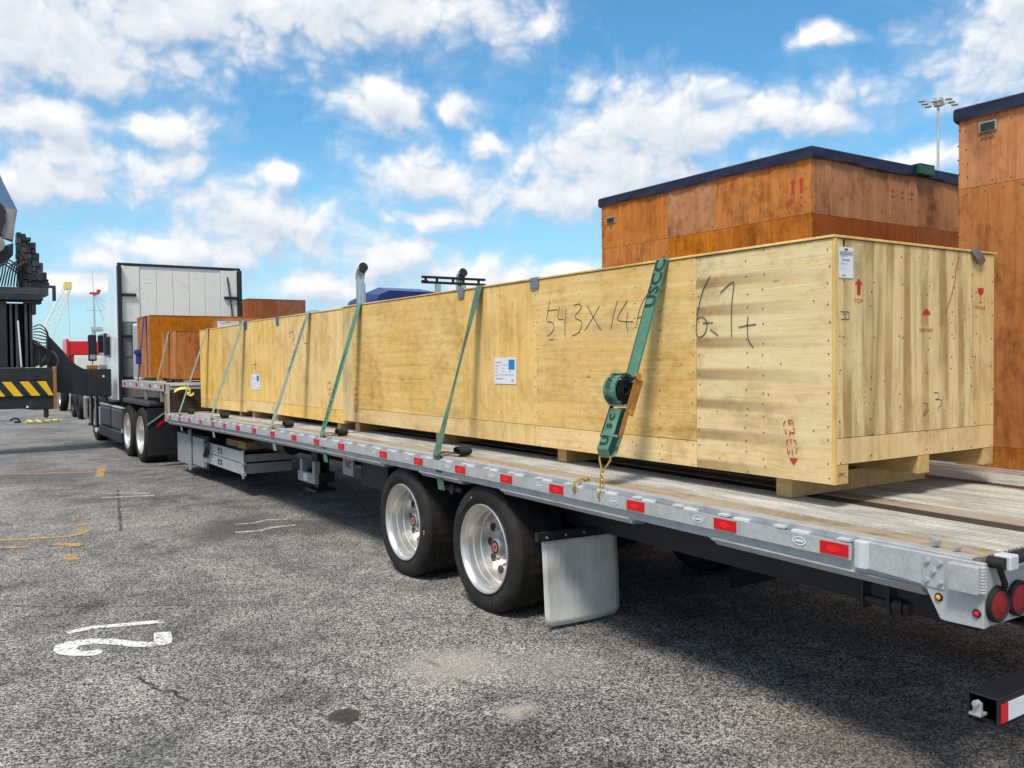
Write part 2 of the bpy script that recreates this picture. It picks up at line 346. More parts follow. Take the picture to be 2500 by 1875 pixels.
stain(spot(.75, 3.9, .5, .7, .3, (.1, 1.2)), (.07, .07, .07), .38)
stain(spot(3.6, 2.3, .9, .9, 0, (.2, 1.2)), (.10, .070, .050), .45)
# cracks
def crack(pts, wd, amt=.85):
    for (ax, ay), (bx_, by) in zip(pts[:-1], pts[1:]):
        dx, dy = bx_-ax, by-ay; L2 = dx*dx+dy*dy
        pa = t.vec('SUBTRACT', cw2, (ax, ay, 0))
        h = t.math('MULTIPLY', t.vec('DOT_PRODUCT', pa, (dx, dy, 0), out=1), 1/L2, clamp=True)
        sc = t.new('ShaderNodeVectorMath', operation='SCALE'); sc.inputs[0].default_value = (dx, dy, 0); t.put(sc.inputs[3], h)
        d = t.vec('LENGTH', t.vec('MULTIPLY', t.vec('SUBTRACT', pa, sc.outputs[0]), (1, 1, 0)), out=1)
        stain(t.smooth(d, wd*.4, wd, 1, 0), (.018, .017, .016), amt)
cw2 = t.vec('ADD', c, t.vec('MULTIPLY', t.vec('SUBTRACT', t.noise(c, 9, 4, .7, out=1), (.5, .5, .5)), (.10, .10, 0)))
crack([(.91, 5.19), (.956, 4.96), (1.02, 4.86), (1.06, 4.67)], .016)
crack([(2.1, 13.19), (1.94, 12.13), (1.73, 10.75), (1.6, 9.9)], .022, .7)
crack([(.36, 7.35), (.72, 7.03), (1.35, 6.63), (1.64, 6.44)], .014, .6)
crack([(2.6, 16.2), (3.35, 15.54), (3.82, 14.87)], .035)
hair = t.voro(cw, .8, feature='DISTANCE_TO_EDGE')
stain(t.math('MULTIPLY', t.smooth(hair, .002, .010, 1, 0), t.smooth(mid, .47, .60)), (.035, .033, .032), .55)
t.put(b.inputs['Base Color'], col); b.inputs['Roughness'].default_value = .85; b.inputs['Specular IOR Level'].default_value = .3
bump(t, b, st, .006, .55); M['asphalt'] = m

# worn road paint lets the stones through
def road_paint(name, colr, keep):
    m, t, b = mat(name); c = t.new('ShaderNodeTexCoord').outputs['Object']
    v = t.new('ShaderNodeSeparateColor'); t.put(v.inputs[0], t.voro(c, 80, 'Color'))
    n = t.noise(c, 5, 4, .6)
    f = t.smooth(t.math('ADD', t.math('MULTIPLY', v.outputs[0], .45), t.math('MULTIPLY', n, .8)), keep, keep+.12)
    t.put(b.inputs['Base Color'], t.mix(f, colr, (.13, .125, .12))); b.inputs['Roughness'].default_value = .75
    return m
M['white_road'] = road_paint('worn_white_paint', (.66, .65, .60), .72)
M['white_road_faint'] = road_paint('faint_white_paint', (.50, .49, .46), .58)
M['yellow_road'] = road_paint('worn_yellow_paint', (.52, .31, .07), .60)
M['brown_stain_tape'] = simple('brown_tape', (.3, .2, .1))

# ---------------------------------------------------------------- mesh helpers
ORG = {}
def link(o): S.collection.objects.link(o); return o
def root(name, loc, label=None, cat=None, group=None, kind=None):
    o = link(bpy.data.objects.new(name, None)); o.location = loc; o.empty_display_size = .2
    ORG[o] = Vector(loc); tag(o, label, cat, group, kind); return o
def tag(o, label=None, cat=None, group=None, kind=None):
    if label: o['label'] = label
    if cat: o['category'] = cat
    if group: o['group'] = group
    if kind: o['kind'] = kind
    return o
class MB:
    def __init__(s): s.v = []; s.f = []; s.m = []; s.mi = 0
    def add(s, vs, fs):
        n = len(s.v); s.v += [tuple(v) for v in vs]; s.f += [tuple(i+n for i in f) for f in fs]; s.m += [s.mi]*len(fs); return s
    def box(s, x0, x1, y0, y1, z0, z1):
        x0, x1 = sorted((x0, x1)); y0, y1 = sorted((y0, y1)); z0, z1 = sorted((z0, z1))
        return s.add([(x, y, z) for x in (x0, x1) for y in (y0, y1) for z in (z0, z1)],
                     [(0, 1, 3, 2), (4, 6, 7, 5), (0, 4, 5, 1), (2, 3, 7, 6), (0, 2, 6, 4), (1, 5, 7, 3)])
    def beam(s, p, q, w, h, up=(0, 0, 1)):
        p, q = Vector(p), Vector(q); d = (q-p).normalized(); a = d.cross(Vector(up))
        if a.length < 1e-4: a = d.cross(Vector((1, 0, 0)))
        a.normalize(); c = a.cross(d); vs = []
        for e in (p, q):
            for i, j in ((-1, -1), (1, -1), (1, 1), (-1, 1)): vs.append(e + a*i*w/2 + c*j*h/2)
        return s.add(vs, [(0, 3, 2, 1), (4, 5, 6, 7), (0, 1, 5, 4), (1, 2, 6, 5), (2, 3, 7, 6), (3, 0, 4, 7)])
    def cyl(s, p, q, r, seg=16, r2=None, cap=True):
        p, q = Vector(p), Vector(q); d = (q-p).normalized()
        a = d.cross(Vector((0, 0, 1)));  a = a if a.length > 1e-3 else d.cross(Vector((1, 0, 0))); a.normalize(); c = d.cross(a)
        r2 = r if r2 is None else r2; vs = []
        for e, rr in ((p, r), (q, r2)):
            for k in range(seg): t = 2*pi*k/seg; vs.append(e + a*cos(t)*rr + c*sin(t)*rr)
        fs = [(k, (k+1) % seg, seg+(k+1) % seg, seg+k) for k in range(seg)]
        if cap: fs += [tuple(range(seg))[::-1], tuple(range(seg, 2*seg))]
        return s.add(vs, fs)
    def tube(s, pts, r, seg=8, closed=False):
        pts = [Vector(p) for p in pts]; n = len(pts); vs = []; prev = None
        for i, p in enumerate(pts):
            a = pts[(i-1) % n] if (closed or i) else p; b_ = pts[(i+1) % n] if (closed or i < n-1) else p
            d = (b_-a).normalized()
            if prev is None:
                x = d.cross(Vector((0, 0, 1)));  x = x if x.length > 1e-3 else d.cross(Vector((1, 0, 0)))
            else: x = prev - d*prev.dot(d)
            x.normalize(); prev = x; y = d.cross(x)
            for k in range(seg): t = 2*pi*k/seg; vs.append(p + x*cos(t)*r + y*sin(t)*r)
        fs = []
        for i in range(n if closed else n-1):
            j = (i+1) % n
            for k in range(seg): k2 = (k+1) % seg; fs.append((i*seg+k, i*seg+k2, j*seg+k2, j*seg+k))
        if not closed: fs += [tuple(range(seg))[::-1], tuple((n-1)*seg+k for k in range(seg))]
        return s.add(vs, fs)
    def prism(s, poly, axis, a, b_):
        def P(u, v, w_): return {'x': (w_, u, v), 'y': (u, w_, v), 'z': (u, v, w_)}[axis]
        n = len(poly); vs = [P(u, v, a) for u, v in poly]+[P(u, v, b_) for u, v in poly]
        fs = [tuple(range(n))[::-1], tuple(range(n, 2*n))]+[(i, (i+1) % n, n+(i+1) % n, n+i) for i in range(n)]
        return s.add(vs, fs)
    def poly(s, vs): return s.add(vs, [tuple(range(len(vs)))])
    def lathe_x(s, prof, cx, cy, cz, sgn=1, seg=48, mod=None):
        vs = []
        for k in range(seg):
            t = 2*pi*k/seg
            for i, (x, r) in enumerate(prof):
                rr = r if mod is None else mod(i, k, x, r)
                vs.append((cx+sgn*x, cy+cos(t)*rr, cz+sin(t)*rr))
        n = len(prof); fs = []
        for k in range(seg):
            k2 = (k+1) % seg
            for i in range(n-1): fs.append((k*n+i, k*n+i+1, k2*n+i+1, k2*n+i) if sgn > 0 else (k*n+i, k2*n+i, k2*n+i+1, k*n+i+1))
        return s.add(vs, fs)
    def ribbon(s, pts, wvec, th, nrm=None):
        """flat band along pts; wvec = half width vector(s); th = thickness"""
        pts = [Vector(p) for p in pts]; n = len(pts); vs = []
        for i, p in enumerate(pts):
            a = pts[max(0, i-1)]; b_ = pts[min(n-1, i+1)]; d = (b_-a).normalized()
            wv = Vector(wvec[i] if isinstance(wvec, list) else wvec); nn = d.cross(wv).normalized()*th/2
            vs += [p-wv-nn, p+wv-nn, p+wv+nn, p-wv+nn]
        fs = [(3, 2, 1, 0), tuple((n-1)*4+k for k in range(4))]
        for i in range(n-1):
            for k in range(4): k2 = (k+1) % 4; fs.append((i*4+k, i*4+k2, (i+1)*4+k2, (i+1)*4+k))
        return s.add(vs, fs)
    def stroke(s, pts2, place, wd):
        """flat pen stroke; place maps (u,v) to a point in space"""
        n = len(pts2); L = []; R = []
        for i, (u, v) in enumerate(pts2):
            a = pts2[max(0, i-1)]; b_ = pts2[min(n-1, i+1)]; dx, dy = b_[0]-a[0], b_[1]-a[1]; l = sqrt(dx*dx+dy*dy) or 1
            nx, ny = -dy/l*wd/2, dx/l*wd/2; L.append(place(u+nx, v+ny)); R.append(place(u-nx, v-ny))
        for i in range(n-1): s.add([L[i], L[i+1], R[i+1], R[i]], [(0, 1, 2, 3)])
        return s
    def build(s, name, mats, parent=None, bevel=0, smooth=False, org=None, label=None, kind=None):
        me = bpy.data.meshes.new(name); o0 = Vector(org) if org is not None else (ORG[parent] if parent is not None else Vector((0, 0, 0)))
        me.from_pydata([tuple(Vector(v)-o0) for v in s.v], [], s.f)
        if not isinstance(mats, (list, tuple)): mats = [mats]
        for x in mats: me.materials.append(M[x] if isinstance(x, str) else x)
        if len(mats) > 1: me.polygons.foreach_set('material_index', s.m)
        if smooth: me.shade_smooth()
        me.update(); o = link(bpy.data.objects.new(name, me))
        if smooth and hasattr(me, 'set_sharp_from_angle'): me.set_sharp_from_angle(angle=radians(35))
        if parent is not None:
            o.parent = parent
            if org is not None: o.location = Vector(org)-ORG[parent]; ORG[o] = Vector(org)
            else: ORG[o] = ORG[parent]
        else:
            o.location = o0; ORG[o] = o0
        if bevel:
            bm_ = o.modifiers.new('bevel', 'BEVEL'); bm_.width = bevel; bm_.segments = 2; bm_.limit_method = 'ANGLE'; bm_.angle_limit = radians(50)
        if label: o['label'] = label
        if kind: o['kind'] = kind
        return o
def text_mb(mb, body, size, o, u, v, off=.0, center=True, bold=.0):
    cu = bpy.data.curves.new('t', 'FONT'); cu.body = body; cu.size = size; cu.offset = bold; cu.resolution_u = 2
    if center: cu.align_x = 'CENTER'; cu.align_y = 'CENTER'
    ob = link(bpy.data.objects.new('t', cu)); dg = bpy.context.evaluated_depsgraph_get(); dg.update()
    me = bpy.data.meshes.new_from_object(ob.evaluated_get(dg)); o, u, v = Vector(o), Vector(u), Vector(v)
    mb.add([o+u*q.co.x+v*q.co.y for q in me.vertices], [tuple(p.vertices) for p in me.polygons])
    bpy.data.objects.remove(ob); bpy.data.curves.remove(cu); bpy.data.meshes.remove(me); return mb
def copy_tree(o, parent=None, shift=None):
    c = o.copy(); link(c)
    if parent is not None: c.parent = parent
    ORG[c] = ORG.get(o, Vector())
    for ch in list(o.children):
        copy_tree(ch, c)
    if shift is not None: c.location = o.location+Vector(shift)
    return c
def smooth_path(pts, n=6):
    out = []; P_ = [Vector(p) for p in pts]
    for i in range(len(P_)-1):
        a, b_, c, d = P_[max(0, i-1)], P_[i], P_[i+1], P_[min(len(P_)-1, i+2)]
        for k in range(n):
            t = k/n; out.append(.5*((2*b_)+(c-a)*t+(2*a-5*b_+4*c-d)*t*t+(3*b_-a-3*c+d)*t**3))
    return out+[P_[-1]]

# ---------------------------------------------------------------- ground
mb = MB(); mb.box(-900, 1600, -300, 2200, -.4, 0)
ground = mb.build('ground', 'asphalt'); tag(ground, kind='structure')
S1 = [(0.673, 6.353), (0.845, 6.385), (1.245, 6.267), (1.265, 6.175), (0.834, 6.306), (0.691, 6.285)]
S2 = [(0.565, 5.963), (0.587, 6.07), (0.659, 6.121), (0.792, 6.095), (0.907, 6.014), (1.01, 5.873), (1.097, 5.796), (1.114, 5.8), (1.151, 5.987), (1.246, 5.947), (1.224, 5.8), (1.202, 5.711), (1.152, 5.686), (1.065, 5.693), (0.968, 5.776), (0.886, 5.884), (0.789, 5.978), (0.716, 5.979), (0.688, 5.934), (0.707, 5.862), (0.757, 5.836), (0.794, 5.84), (0.821, 5.792), (0.797, 5.736), (0.754, 5.725), (0.646, 5.8), (0.585, 5.877)]
mb = MB()
for q in (S1, S2): mb.poly([(x, y, .004) for x, y in q][::-1])
mb.build('painted_number', 'white_road', ground, label='white number 12 painted on the asphalt')
mb = MB(); fl = lambda u, v: (u, v, .004)
for q, wd in (([(1.882, 12.834), (2.079, 12.805), (2.38, 12.503)], .07), ([(1.786, 12.49), (2.014, 12.408), (2.404, 12.273)], .10)): mb.stroke(q, fl, wd)
mb.build('painted_number', 'white_road_faint', ground, label='faded white number farther along the bay')
mb = MB()
for q, wd in (([(2.686, 9.519), (2.882, 9.468), (3.036, 9.577), (3.25, 9.484)], .07), ([(2.554, 9.057), (2.783, 9.001), (2.928, 9.097), (3.208, 9.086)], .08)): mb.stroke(q, fl, wd)
mb.build('painted_number', 'white_road_faint', ground, label='faded white number on a dark stain')
def yline(q, wd, lab): MB().stroke(q, fl, wd).build('painted_line', 'yellow_road', ground, label=lab)
yline([(-2.2, 11.0), (.509, 10.076), (0.73, 9.992), (0.974, 9.919), (1.107, 9.875), (1.227, 9.965), (1.299, 10.199)], .11, 'worn yellow line ending in a hook')
yline([(-2.2, 10.7), (0.487, 9.669), (0.712, 9.528)], .09, 'short end of the second yellow line')
yline([(0.937, 9.558), (1.072, 9.41), (1.156, 9.324)], .12, 'yellow dash beside the hooked line')
yline([(1.267, 10.447), (1.373, 10.523)], .12, 'small yellow dab beyond the hook')
yline([(0.944, 8.772), (1.049, 8.771)], .24, 'yellow dab nearest the number 12')
yline([(0.6, 16.3), (1.281, 15.971), (1.578, 15.841), (2.112, 15.562)], .10, 'faint yellow line far along the bay')
yline([(2.388, 16.452), (2.086, 14.758)], .12, 'faint orange stroke across the bay')

# ---------------------------------------------------------------- the step deck trailer
def zd(y):
    return 1.045 - (.085*((y-6)/8.8)**2 if y > 6 else .033*((6-y)/4.4)**2)
TR = root('step_deck_trailer', (4.4, 8.0, 0), 'long aluminium step deck trailer with red reflectors, loaded with yellow plywood crates', 'trailer')
Y0, Y1 = 1.65, 14.8
def ext(mb, prof, y0, y1, n=None, zf=zd):
    """extrude an (x, dz) outline along the cambered deck"""
    n = n or max(1, int((y1-y0)/.9)); k = len(prof); vs = []
    for i in range(n+1):
        y = y0+(y1-y0)*i/n; z = zf(y); vs += [(x, y, z+dz) for x, dz in prof]
    fs = [tuple(range(k))[::-1], tuple(n*k+j for j in range(k))]
    for i in range(n):
        for j in range(k): j2 = (j+1) % k; fs.append((i*k+j, i*k+j2, (i+1)*k+j2, (i+1)*k+j))
    return mb.add(vs, fs)
def ribs(x0, x1, pitch=.032, hgt=.004, base=-.028):
    n = max(1, round((x1-x0)/pitch)); p = [(x0, base), (x1, base)]; top = []
    for i in range(n):
        a = x0+(x1-x0)*i/n; w_ = (x1-x0)/n
        top += [(a+w_*.08, -hgt), (a+w_*.2, 0), (a+w_*.55, 0), (a+w_*.7, -hgt)]
    top = [(x0, -hgt)]+top+[(x1, -hgt)]
    return p+top[::-1]
def floor_plank(x0, x1, y0, y1, zf=zd, par=None): ext(MB(), ribs(x0, x1), y0, y1, None, zf).build('floor_plank', 'floor', par or TR)
planks = [(3.345, 3.555), (3.559, 3.770), (4.065, 4.335), (4.339, 4.609), (4.613, 4.885), (5.055, 5.245), (5.249, 5.445)]
for a, b_ in planks: floor_plank(a, b_, Y0+.06, Y1)
for a, b_ in ((3.19, 3.341), (3.915, 4.061), (4.889, 4.935), (5.449, 5.60)):
    ext(MB(), [(a, -.03), (b_, -.03), (b_, -.003), (a, -.003)], Y0+.06, Y1).build('wood_strip', 'wood_floor', TR, .003)
for a, b_ in ((3.774, 3.911), (4.939, 5.051)):
    ext(MB(), [(a, -.05), (b_, -.05), (b_, -.007), (a, -.007)], Y0+.06, Y1).build('winch_track', 'track', TR)
# side sills, near and far
for sx_, xs in ((1, 3.10), (-1, 5.70)):
    X = lambda d: xs+sx_*d
    pr = [(X(.030), -.150), (X(.030), -.004), (X(.036), 0), (X(.088), 0), (X(.088), -.12), (X(.10), -.150)]
    if sx_ < 0: pr = pr[::-1]
    ext(MB(), pr, Y0+.06, Y1).build('side_sill', 'alu_side', TR)
    pr = [(X(.0), -.100), (X(.0), -.032), (X(.008), -.032), (X(.008), -.100)]
    if sx_ < 0: pr = pr[::-1]
    ext(MB(), pr, 2.19, Y1).build('rub_rail', 'alu', TR)
# lower lip of the sill, broken where the brackets stand
for y0, y1 in ((1.9, 2.97), (3.58, 4.86), (5.42, 6.03), (6.72, 14.8)):
    mb = MB(); ext(mb, [(3.118, -.150), (3.150, -.182), (3.235, -.190), (3.235, -.152), (3.129, -.142)], y0, y1)
    mb.build('sill_lip', 'alu', TR)
for y in (3.02, 4.92, 6.09):   # curved gusset at the far end of each lip
    z = zd(y)
    MB().prism([(y, z-.10), (y+.07, z-.10), (y+.03, z-.135), (y-.03, z-.165), (y-.12, z-.17), (y-.10, z-.14)], 'x', 3.14, 3.20).build('gusset', 'alu_bright', TR)
for y in (3.56, 5.40, 6.70):
    z = zd(y)
    MB().prism([(y, z-.10), (y+.01, z-.10), (y+.035, z-.165), (y+.015, z-.17)], 'x', 3.135, 3.17).build('gusset', 'alu_bright', TR)
RY = [14.52, 13.88, 13.25, 12.61, 11.96, 11.4, 10.8, 10.15, 9.48, 8.79, 8.15, 7.53, 6.63, 6.0, 5.36, 4.76, 4.21, 3.5, 2.87, 2.27]
refl = None
for i, y in enumerate(RY):
    z = zd(y)-.066
    a = .068 if i > 5 else .060
    mb = MB(); mb.box(3.094, 3.0995, y-a, y+a, z-.026, z+.026); r = mb.build('reflector', 'red_lens', TR)
    mb = MB(); n = 16; mb.poly([(3.093, y+cos(2*pi*k/n)*.034, z+sin(2*pi*k/n)*.015) for k in range(n)]); mb.build('reflector_core', 'red_core', r)
    # oval maker's badge in front of each reflector
    yy = y+.175
    mb = MB(); vs = []; n = 20
    for rr in (1, .78):
        vs += [(3.0965, yy+cos(2*pi*k/n)*.037*rr, z+.004+sin(2*pi*k/n)*.019*rr) for k in range(n)]
    mb.add(vs, [(k, (k+1) % n, n+(k+1) % n, n+k) for k in range(n)])
    mb.box(3.0955, 3.0965, yy-.022, yy+.022, z-.001, z+.009)
    mb.build('oval_badge', 'white_lens', TR)
# stake pockets and spools: bright little blocks between sill and rub rail
k = 0; y = 2.45
mbp = []
while y < 14.7:
    z = zd(y)
    MB().box(3.106, 3.129, y-.045, y+.045, z-.105, z-.022).build('stake_pocket', 'alu_bright', TR, .003)
    if y < 9.0:
        MB().box(3.102, 3.128, y-.25, y-.19, z-.030, z-.020).build('weld_bead', 'alu_bright', TR)
    y += .305 if y > 3 else .33
# rounded end cap of the rub rail
z = zd(2.15); mb = MB(); pf = [(3.129, 2.112), (3.105, 2.112), (3.090, 2.122), (3.084, 2.145), (3.090, 2.168), (3.105, 2.178), (3.129, 2.178)]
mb.prism(pf, 'z', z-.122, z-.012); mb.build('rail_end_cap', 'alu_bright', TR, .004)
# rear corner plate
zt = zd(1.7)
mb = MB(); mb.prism([(1.652, .772), (1.80, .768), (1.815, .772), (1.876, .885), (2.13, .900), (2.13, zt-.006), (1.652, zt-.006)], 'x', 3.104, 3.128)
mb.build('rear_side_plate', 'alu', TR, .003)
mb = MB(); mb.box(3.0995, 3.1035, 1.795, 1.885, .885, zt-.010); mb.build('bolt_plate', 'alu', TR)
for by, bz in ((1.862, .981), (1.813, .980), (1.838, .944), (1.863, .908), (1.811, .908)):
    mb = MB(); mb.cyl((3.100, by, bz), (3.094, by, bz), .010, 16); mb.cyl((3.094, by, bz), (3.088, by, bz), .0075, 6); mb.build('bolt', 'galv', TR, smooth=True)
mb = MB(); mb.box(3.058, 3.0990, 1.652, 1.762, .900, 1.000); mb.build('corner_box', 'alu', TR, .003)
mb = MB()
for q in range(9): mb.box(3.08, 3.0985, 1.640, 1.651, .905+q*.011, .912+q*.011)
mb.build('weld_seam', 'alu_bright', TR, kind='stuff')
def lamp(y, z, m1, nm):
    mb = MB(); mb.lathe_x([(0, 0), (-.006, .006), (-.007, .013), (-.002, .016), (.002, .016)], 3.103, y, z, 1, 20); o = mb.build(nm, 'black', TR, smooth=True)
    mb = MB(); mb.lathe_x([(-.010, 0), (-.009, .006), (-.0065, .0095)], 3.103, y, z, 1, 20); mb.build('lens', m1, o, smooth=True)
lamp(1.819, .852, 'amber_lens', 'amber_marker_lamp'); lamp(1.677, .824, 'red_core', 'red_marker_lamp')
# rear face
MB().box(3.106, 5.694, 1.6522, 1.668, .775, zt-.02).build('rear_plate', 'alu', TR, .003)
MB().box(3.16, 5.64, 1.612, 1.652, .985, .997).build('bumper_ledge', 'alu_bright', TR, .002)
mb = MB(); mb.cyl((3.215, 1.615, 1.020), (5.58, 1.615, 1.020), .024, 20); mb.build('rear_roller', 'black', TR, smooth=True)
MB().box(3.155, 3.213, 1.585, 1.648, .985, 1.040).build('roller_bracket', 'alu_bright', TR, .006)
mb = MB(); mb.cyl((3.149, 1.60, 1.01), (3.149, 1.66, 1.01), .022, 16); mb.tube(smooth_path([(3.150, 1.625, 1.01), (3.160, 1.622, .975), (3.185, 1.622, .935), (3.195, 1.626, .915)]), .011, 8)
mb.build('rubber_latch', 'rubber', TR, smooth=True)
for px in (3.184, 3.328, 3.472, 5.33, 5.474, 5.618):
    mb = MB(); n = 28; vs = []
    for r, yy in ((.072, 1.6515), (.072, 1.638), (.064, 1.632), (.056, 1.638)): vs += [(px+cos(2*pi*k/n)*r, yy, .852+sin(2*pi*k/n)*r*.92) for k in range(n)]
    fs = [(j*n+k, j*n+(k+1) % n, (j+1)*n+(k+1) % n, (j+1)*n+k) for j in range(3) for k in range(n)]
    mb.add(vs, fs); t_ = mb.build('tail_light', 'rubber', TR, smooth=True)
    mb = MB(); vs = [(px, 1.630, .852)]
    for r, yy in ((.03, 1.631), (.056, 1.6365)): vs += [(px+cos(2*pi*k/n)*r, yy, .852+sin(2*pi*k/n)*r*.92) for k in range(n)]
    mb.add(vs, [(0, 1+(k+1) % n, 1+k) for k in range(n)]+[(1+k, 1+(k+1) % n, 1+n+(k+1) % n, 1+n+k) for k in range(n)]); mb.build('lens', 'dark_red_lens', t_, smooth=True)
mb = MB(); mb.box(3.18, 3.22, 1.88, 1.90, 1.022, 1.040); mb.cyl((3.17, 1.80, 1.028), (3.21, 1.80, 1.028), .008, 8); mb.build('deck_ring', 'steel_grey', TR)
# tube holder and winch under the rear side
mb = MB(); mb.box(3.20, 3.26, 2.205, 2.220, .70, .90); mb.box(3.20, 3.26, 2.085, 2.10, .70, .90); mb.box(3.20, 3.29, 2.085, 2.22, .895, .905)
mb.cyl((3.225, 2.07, .742), (3.225, 2.24, .742), .020, 16); mb.cyl((3.225, 2.03, .742), (3.225, 2.07, .742), .036, 18); mb.cyl((3.225, 2.005, .742), (3.225, 2.03, .742), .028, 18)
mb.build('strap_winch', 'dark_steel', TR, .002)
MB().cyl((3.20, 2.25, .872), (3.20, 2.28, .872), .012, 10).build('cable_clamp', 'alu_bright', TR)
# underride guard
mb = MB(); L = 3.03
for z0, z1 in ((.458, .466), (.556, .564)): mb.box(L, 5.75, 1.562, 1.672, z0, z1)
for y0, y1 in ((1.562, 1.570), (1.664, 1.672)): mb.box(L, 5.75, y0, y1, .4665, .5555)
mb.build('underride_guard', 'dark_steel', TR, .004)
mb = MB()
for xx in (3.55, 5.2): mb.box(xx, xx+.08, 1.64, 1.72, .566, .80)
mb.build('guard_post', 'dark_steel', TR, .004)
xs = 3.045; i = 0
while xs < 5.7:
    wd_ = .045 if i == 0 else .28 if i % 2 else .15
    MB().box(xs, min(xs+wd_, 5.74), 1.558, 1.5615, .478, .543).build('reflective_tape', 'red_lens' if i % 2 == 0 else 'white_lens', TR); xs += wd_+.001; i += 1
mb = MB(); mb.box(2.985, 3.03, 1.60, 1.64, .500, .508); mb.cyl((2.975, 1.615, .545), (3.0, 1.615, .545), .010, 10); mb.box(2.992, 3.002, 1.60, 1.63, .505, .548); mb.build('guard_clip', 'galv', TR)
# chassis
for x0 in (3.78, 4.87):
    mb = MB()
    for (z0, z1, a) in ((-.16, -.148, 0), (-.40, -.388, 0)): ext(mb, [(x0, z0), (x0+.15, z0), (x0+.15, z1), (x0, z1)], 1.8, 14.8)
    ext(mb, [(x0+.065, -.388), (x0+.085, -.388), (x0+.085, -.16), (x0+.065, -.16)], 1.8, 14.8)
    mb.build('main_beam', 'dark_steel', TR)
y = 1.9
while y < 14.7:
    z = zd(y); MB().box(3.24, 5.56, y, y+.05, z-.145, z-.062).build('cross_member', 'dark_steel', TR); y += .40
mb = MB(); ext(mb, [(3.62, -.42), (3.70, -.42), (3.70, -.17), (3.62, -.17)], 1.95, 7.2); mb.build('slider_rail', 'dark_steel', TR)
mb = MB(); ext(mb, [(5.10, -.42), (5.18, -.42), (5.18, -.17), (5.10, -.17)], 1.95, 7.2); mb.build('slider_rail', 'dark_steel', TR)
# wheels
RT, ZC = .447, .437
def wheel_meshes(single=True):
    wd_ = .44 if single else .26
    prof = [(.045, .29), (.018, .315), (.002, .35), (-.003, .385), (.006, .418), (.028, .438), (.046, .4465)]
    nr = 7 if single else 4; a, b_ = .05, wd_-.05
    for i in range(nr):
        u = a+(b_-a)*i/nr; v = a+(b_-a)*(i+1)/nr; prof += [(u+.003, RT), (v-.006, RT), (v-.005, RT-.013), (v-.001, RT-.013)]
    prof = prof[:-2]+[(wd_-.046, .4465), (wd_-.028, .438), (wd_-.006, .418), (wd_+.003, .385), (wd_-.002, .35), (wd_-.018, .315), (wd_-.045, .29)]
    def mod(i, k, x, r):
        if r > .4468 and (x < .12 or x > wd_-.12 or (int(x*50) % 2)) and k % 3 == 0: return r-.005
        if .30 < r < .436 and x < .03: return r
        return r
    return prof, mod, wd_
def make_wheel(par, x, y, sgn=1, single=True, dish=.20, capcol='stencil', seg=120, simple_=False, z=ZC):
    """sgn +1: outer face looks to -X"""
    prof, mod, wd_ = wheel_meshes(single)
    if simple_: prof = [p for p in prof if p[1] != RT-.013]; mod = None; seg = 40
    org = (x, y, z)
    hub = MB().cyl((x+sgn*(dish+.06), y, z), (x+sgn*(wd_+.10), y, z), .20, 24).build('wheel', 'dark_steel', par, org=org)
    MB().lathe_x(prof, x, y, z, sgn, seg, mod).build('tyre', 'rubber', hub, smooth=True, org=org)
    if not simple_:
        mb = MB(); rt = random.Random(int(y*10))
        for a0 in (.6, 2.2, 3.9, 5.3):
            for k in range(9):
                a = a0+k*.062; ww = rt.choice((.012, .018, .022)); r1, r2 = .352, .372
                if rt.random() < .12: continue
                q = [(a, r1), (a+ww/.36*.8, r1), (a+ww/.36*.8, r2), (a, r2)]
                mb.poly([(x-sgn*.0048, y+cos(t_)*r_, z+sin(t_)*r_) for t_, r_ in q])
        mb.build('raised_lettering', 'tyre_letter', hub, org=org, kind='stuff')
    rp = [(.055, .296), (.020, .312), (.008, .313), (.003, .307), (.010, .298), (.028, .288), (.042, .284), (.048, .272), (.085, .268), (.093, .258), (.14, .256), (.148, .247), (dish-.012, .244), (dish+.002, .238), (dish-.008, .222), (dish-.012, .14), (dish-.022, .11), (dish-.022, .095)]
    rim = MB().lathe_x(rp, x, y, z, sgn, 64).build('rim', 'rim', hub, smooth=True, org=org)
    hx = x+sgn*(dish-.0125)
    if not simple_:
        for k in range(10):
            a = 2*pi*k/10; cy, cz = y+cos(a)*.188, z+sin(a)*.188
            MB().cyl((hx-sgn*.0035, cy, cz), (hx+sgn*.004, cy, cz), .031, 18).build('hand_hole_disc', 'black', hub, org=org)  # black disc on the rim paints the shade of an open hole
        for k in range(10):
            a = 2*pi*(k+.5)/10; cy, cz = y+cos(a)*.135, z+sin(a)*.135
            MB().cyl((hx, cy, cz), (hx-sgn*.022, cy, cz), .011, 6).build('lug_nut', 'galv', hub, org=org)
        hx2 = x+sgn*(dish-.02)
        mb = MB(); mb.lathe_x([(0, .095), (-.02, .088), (-.03, .062), (-.068, .057), (-.073, .052), (-.071, 0)], hx2, y, z, sgn, 32); mb.build('hub_cap', 'steel_grey', hub, smooth=True, org=org)
        mb = MB(); mb.lathe_x([(-.0745, .048), (-.0745, .032)], hx2, y, z, sgn, 24); mb.mi = 1; mb.lathe_x([(-.0750, .032), (-.0750, .012)], hx2, y, z, sgn, 24); mb.mi = 0; mb.lathe_x([(-.0752, .012), (-.0752, 0)], hx2, y, z, sgn, 24); mb.build('hub_emblem', ['black', 'emblem'], hub, org=org)
    return hub
YW = (5.165, 6.425)
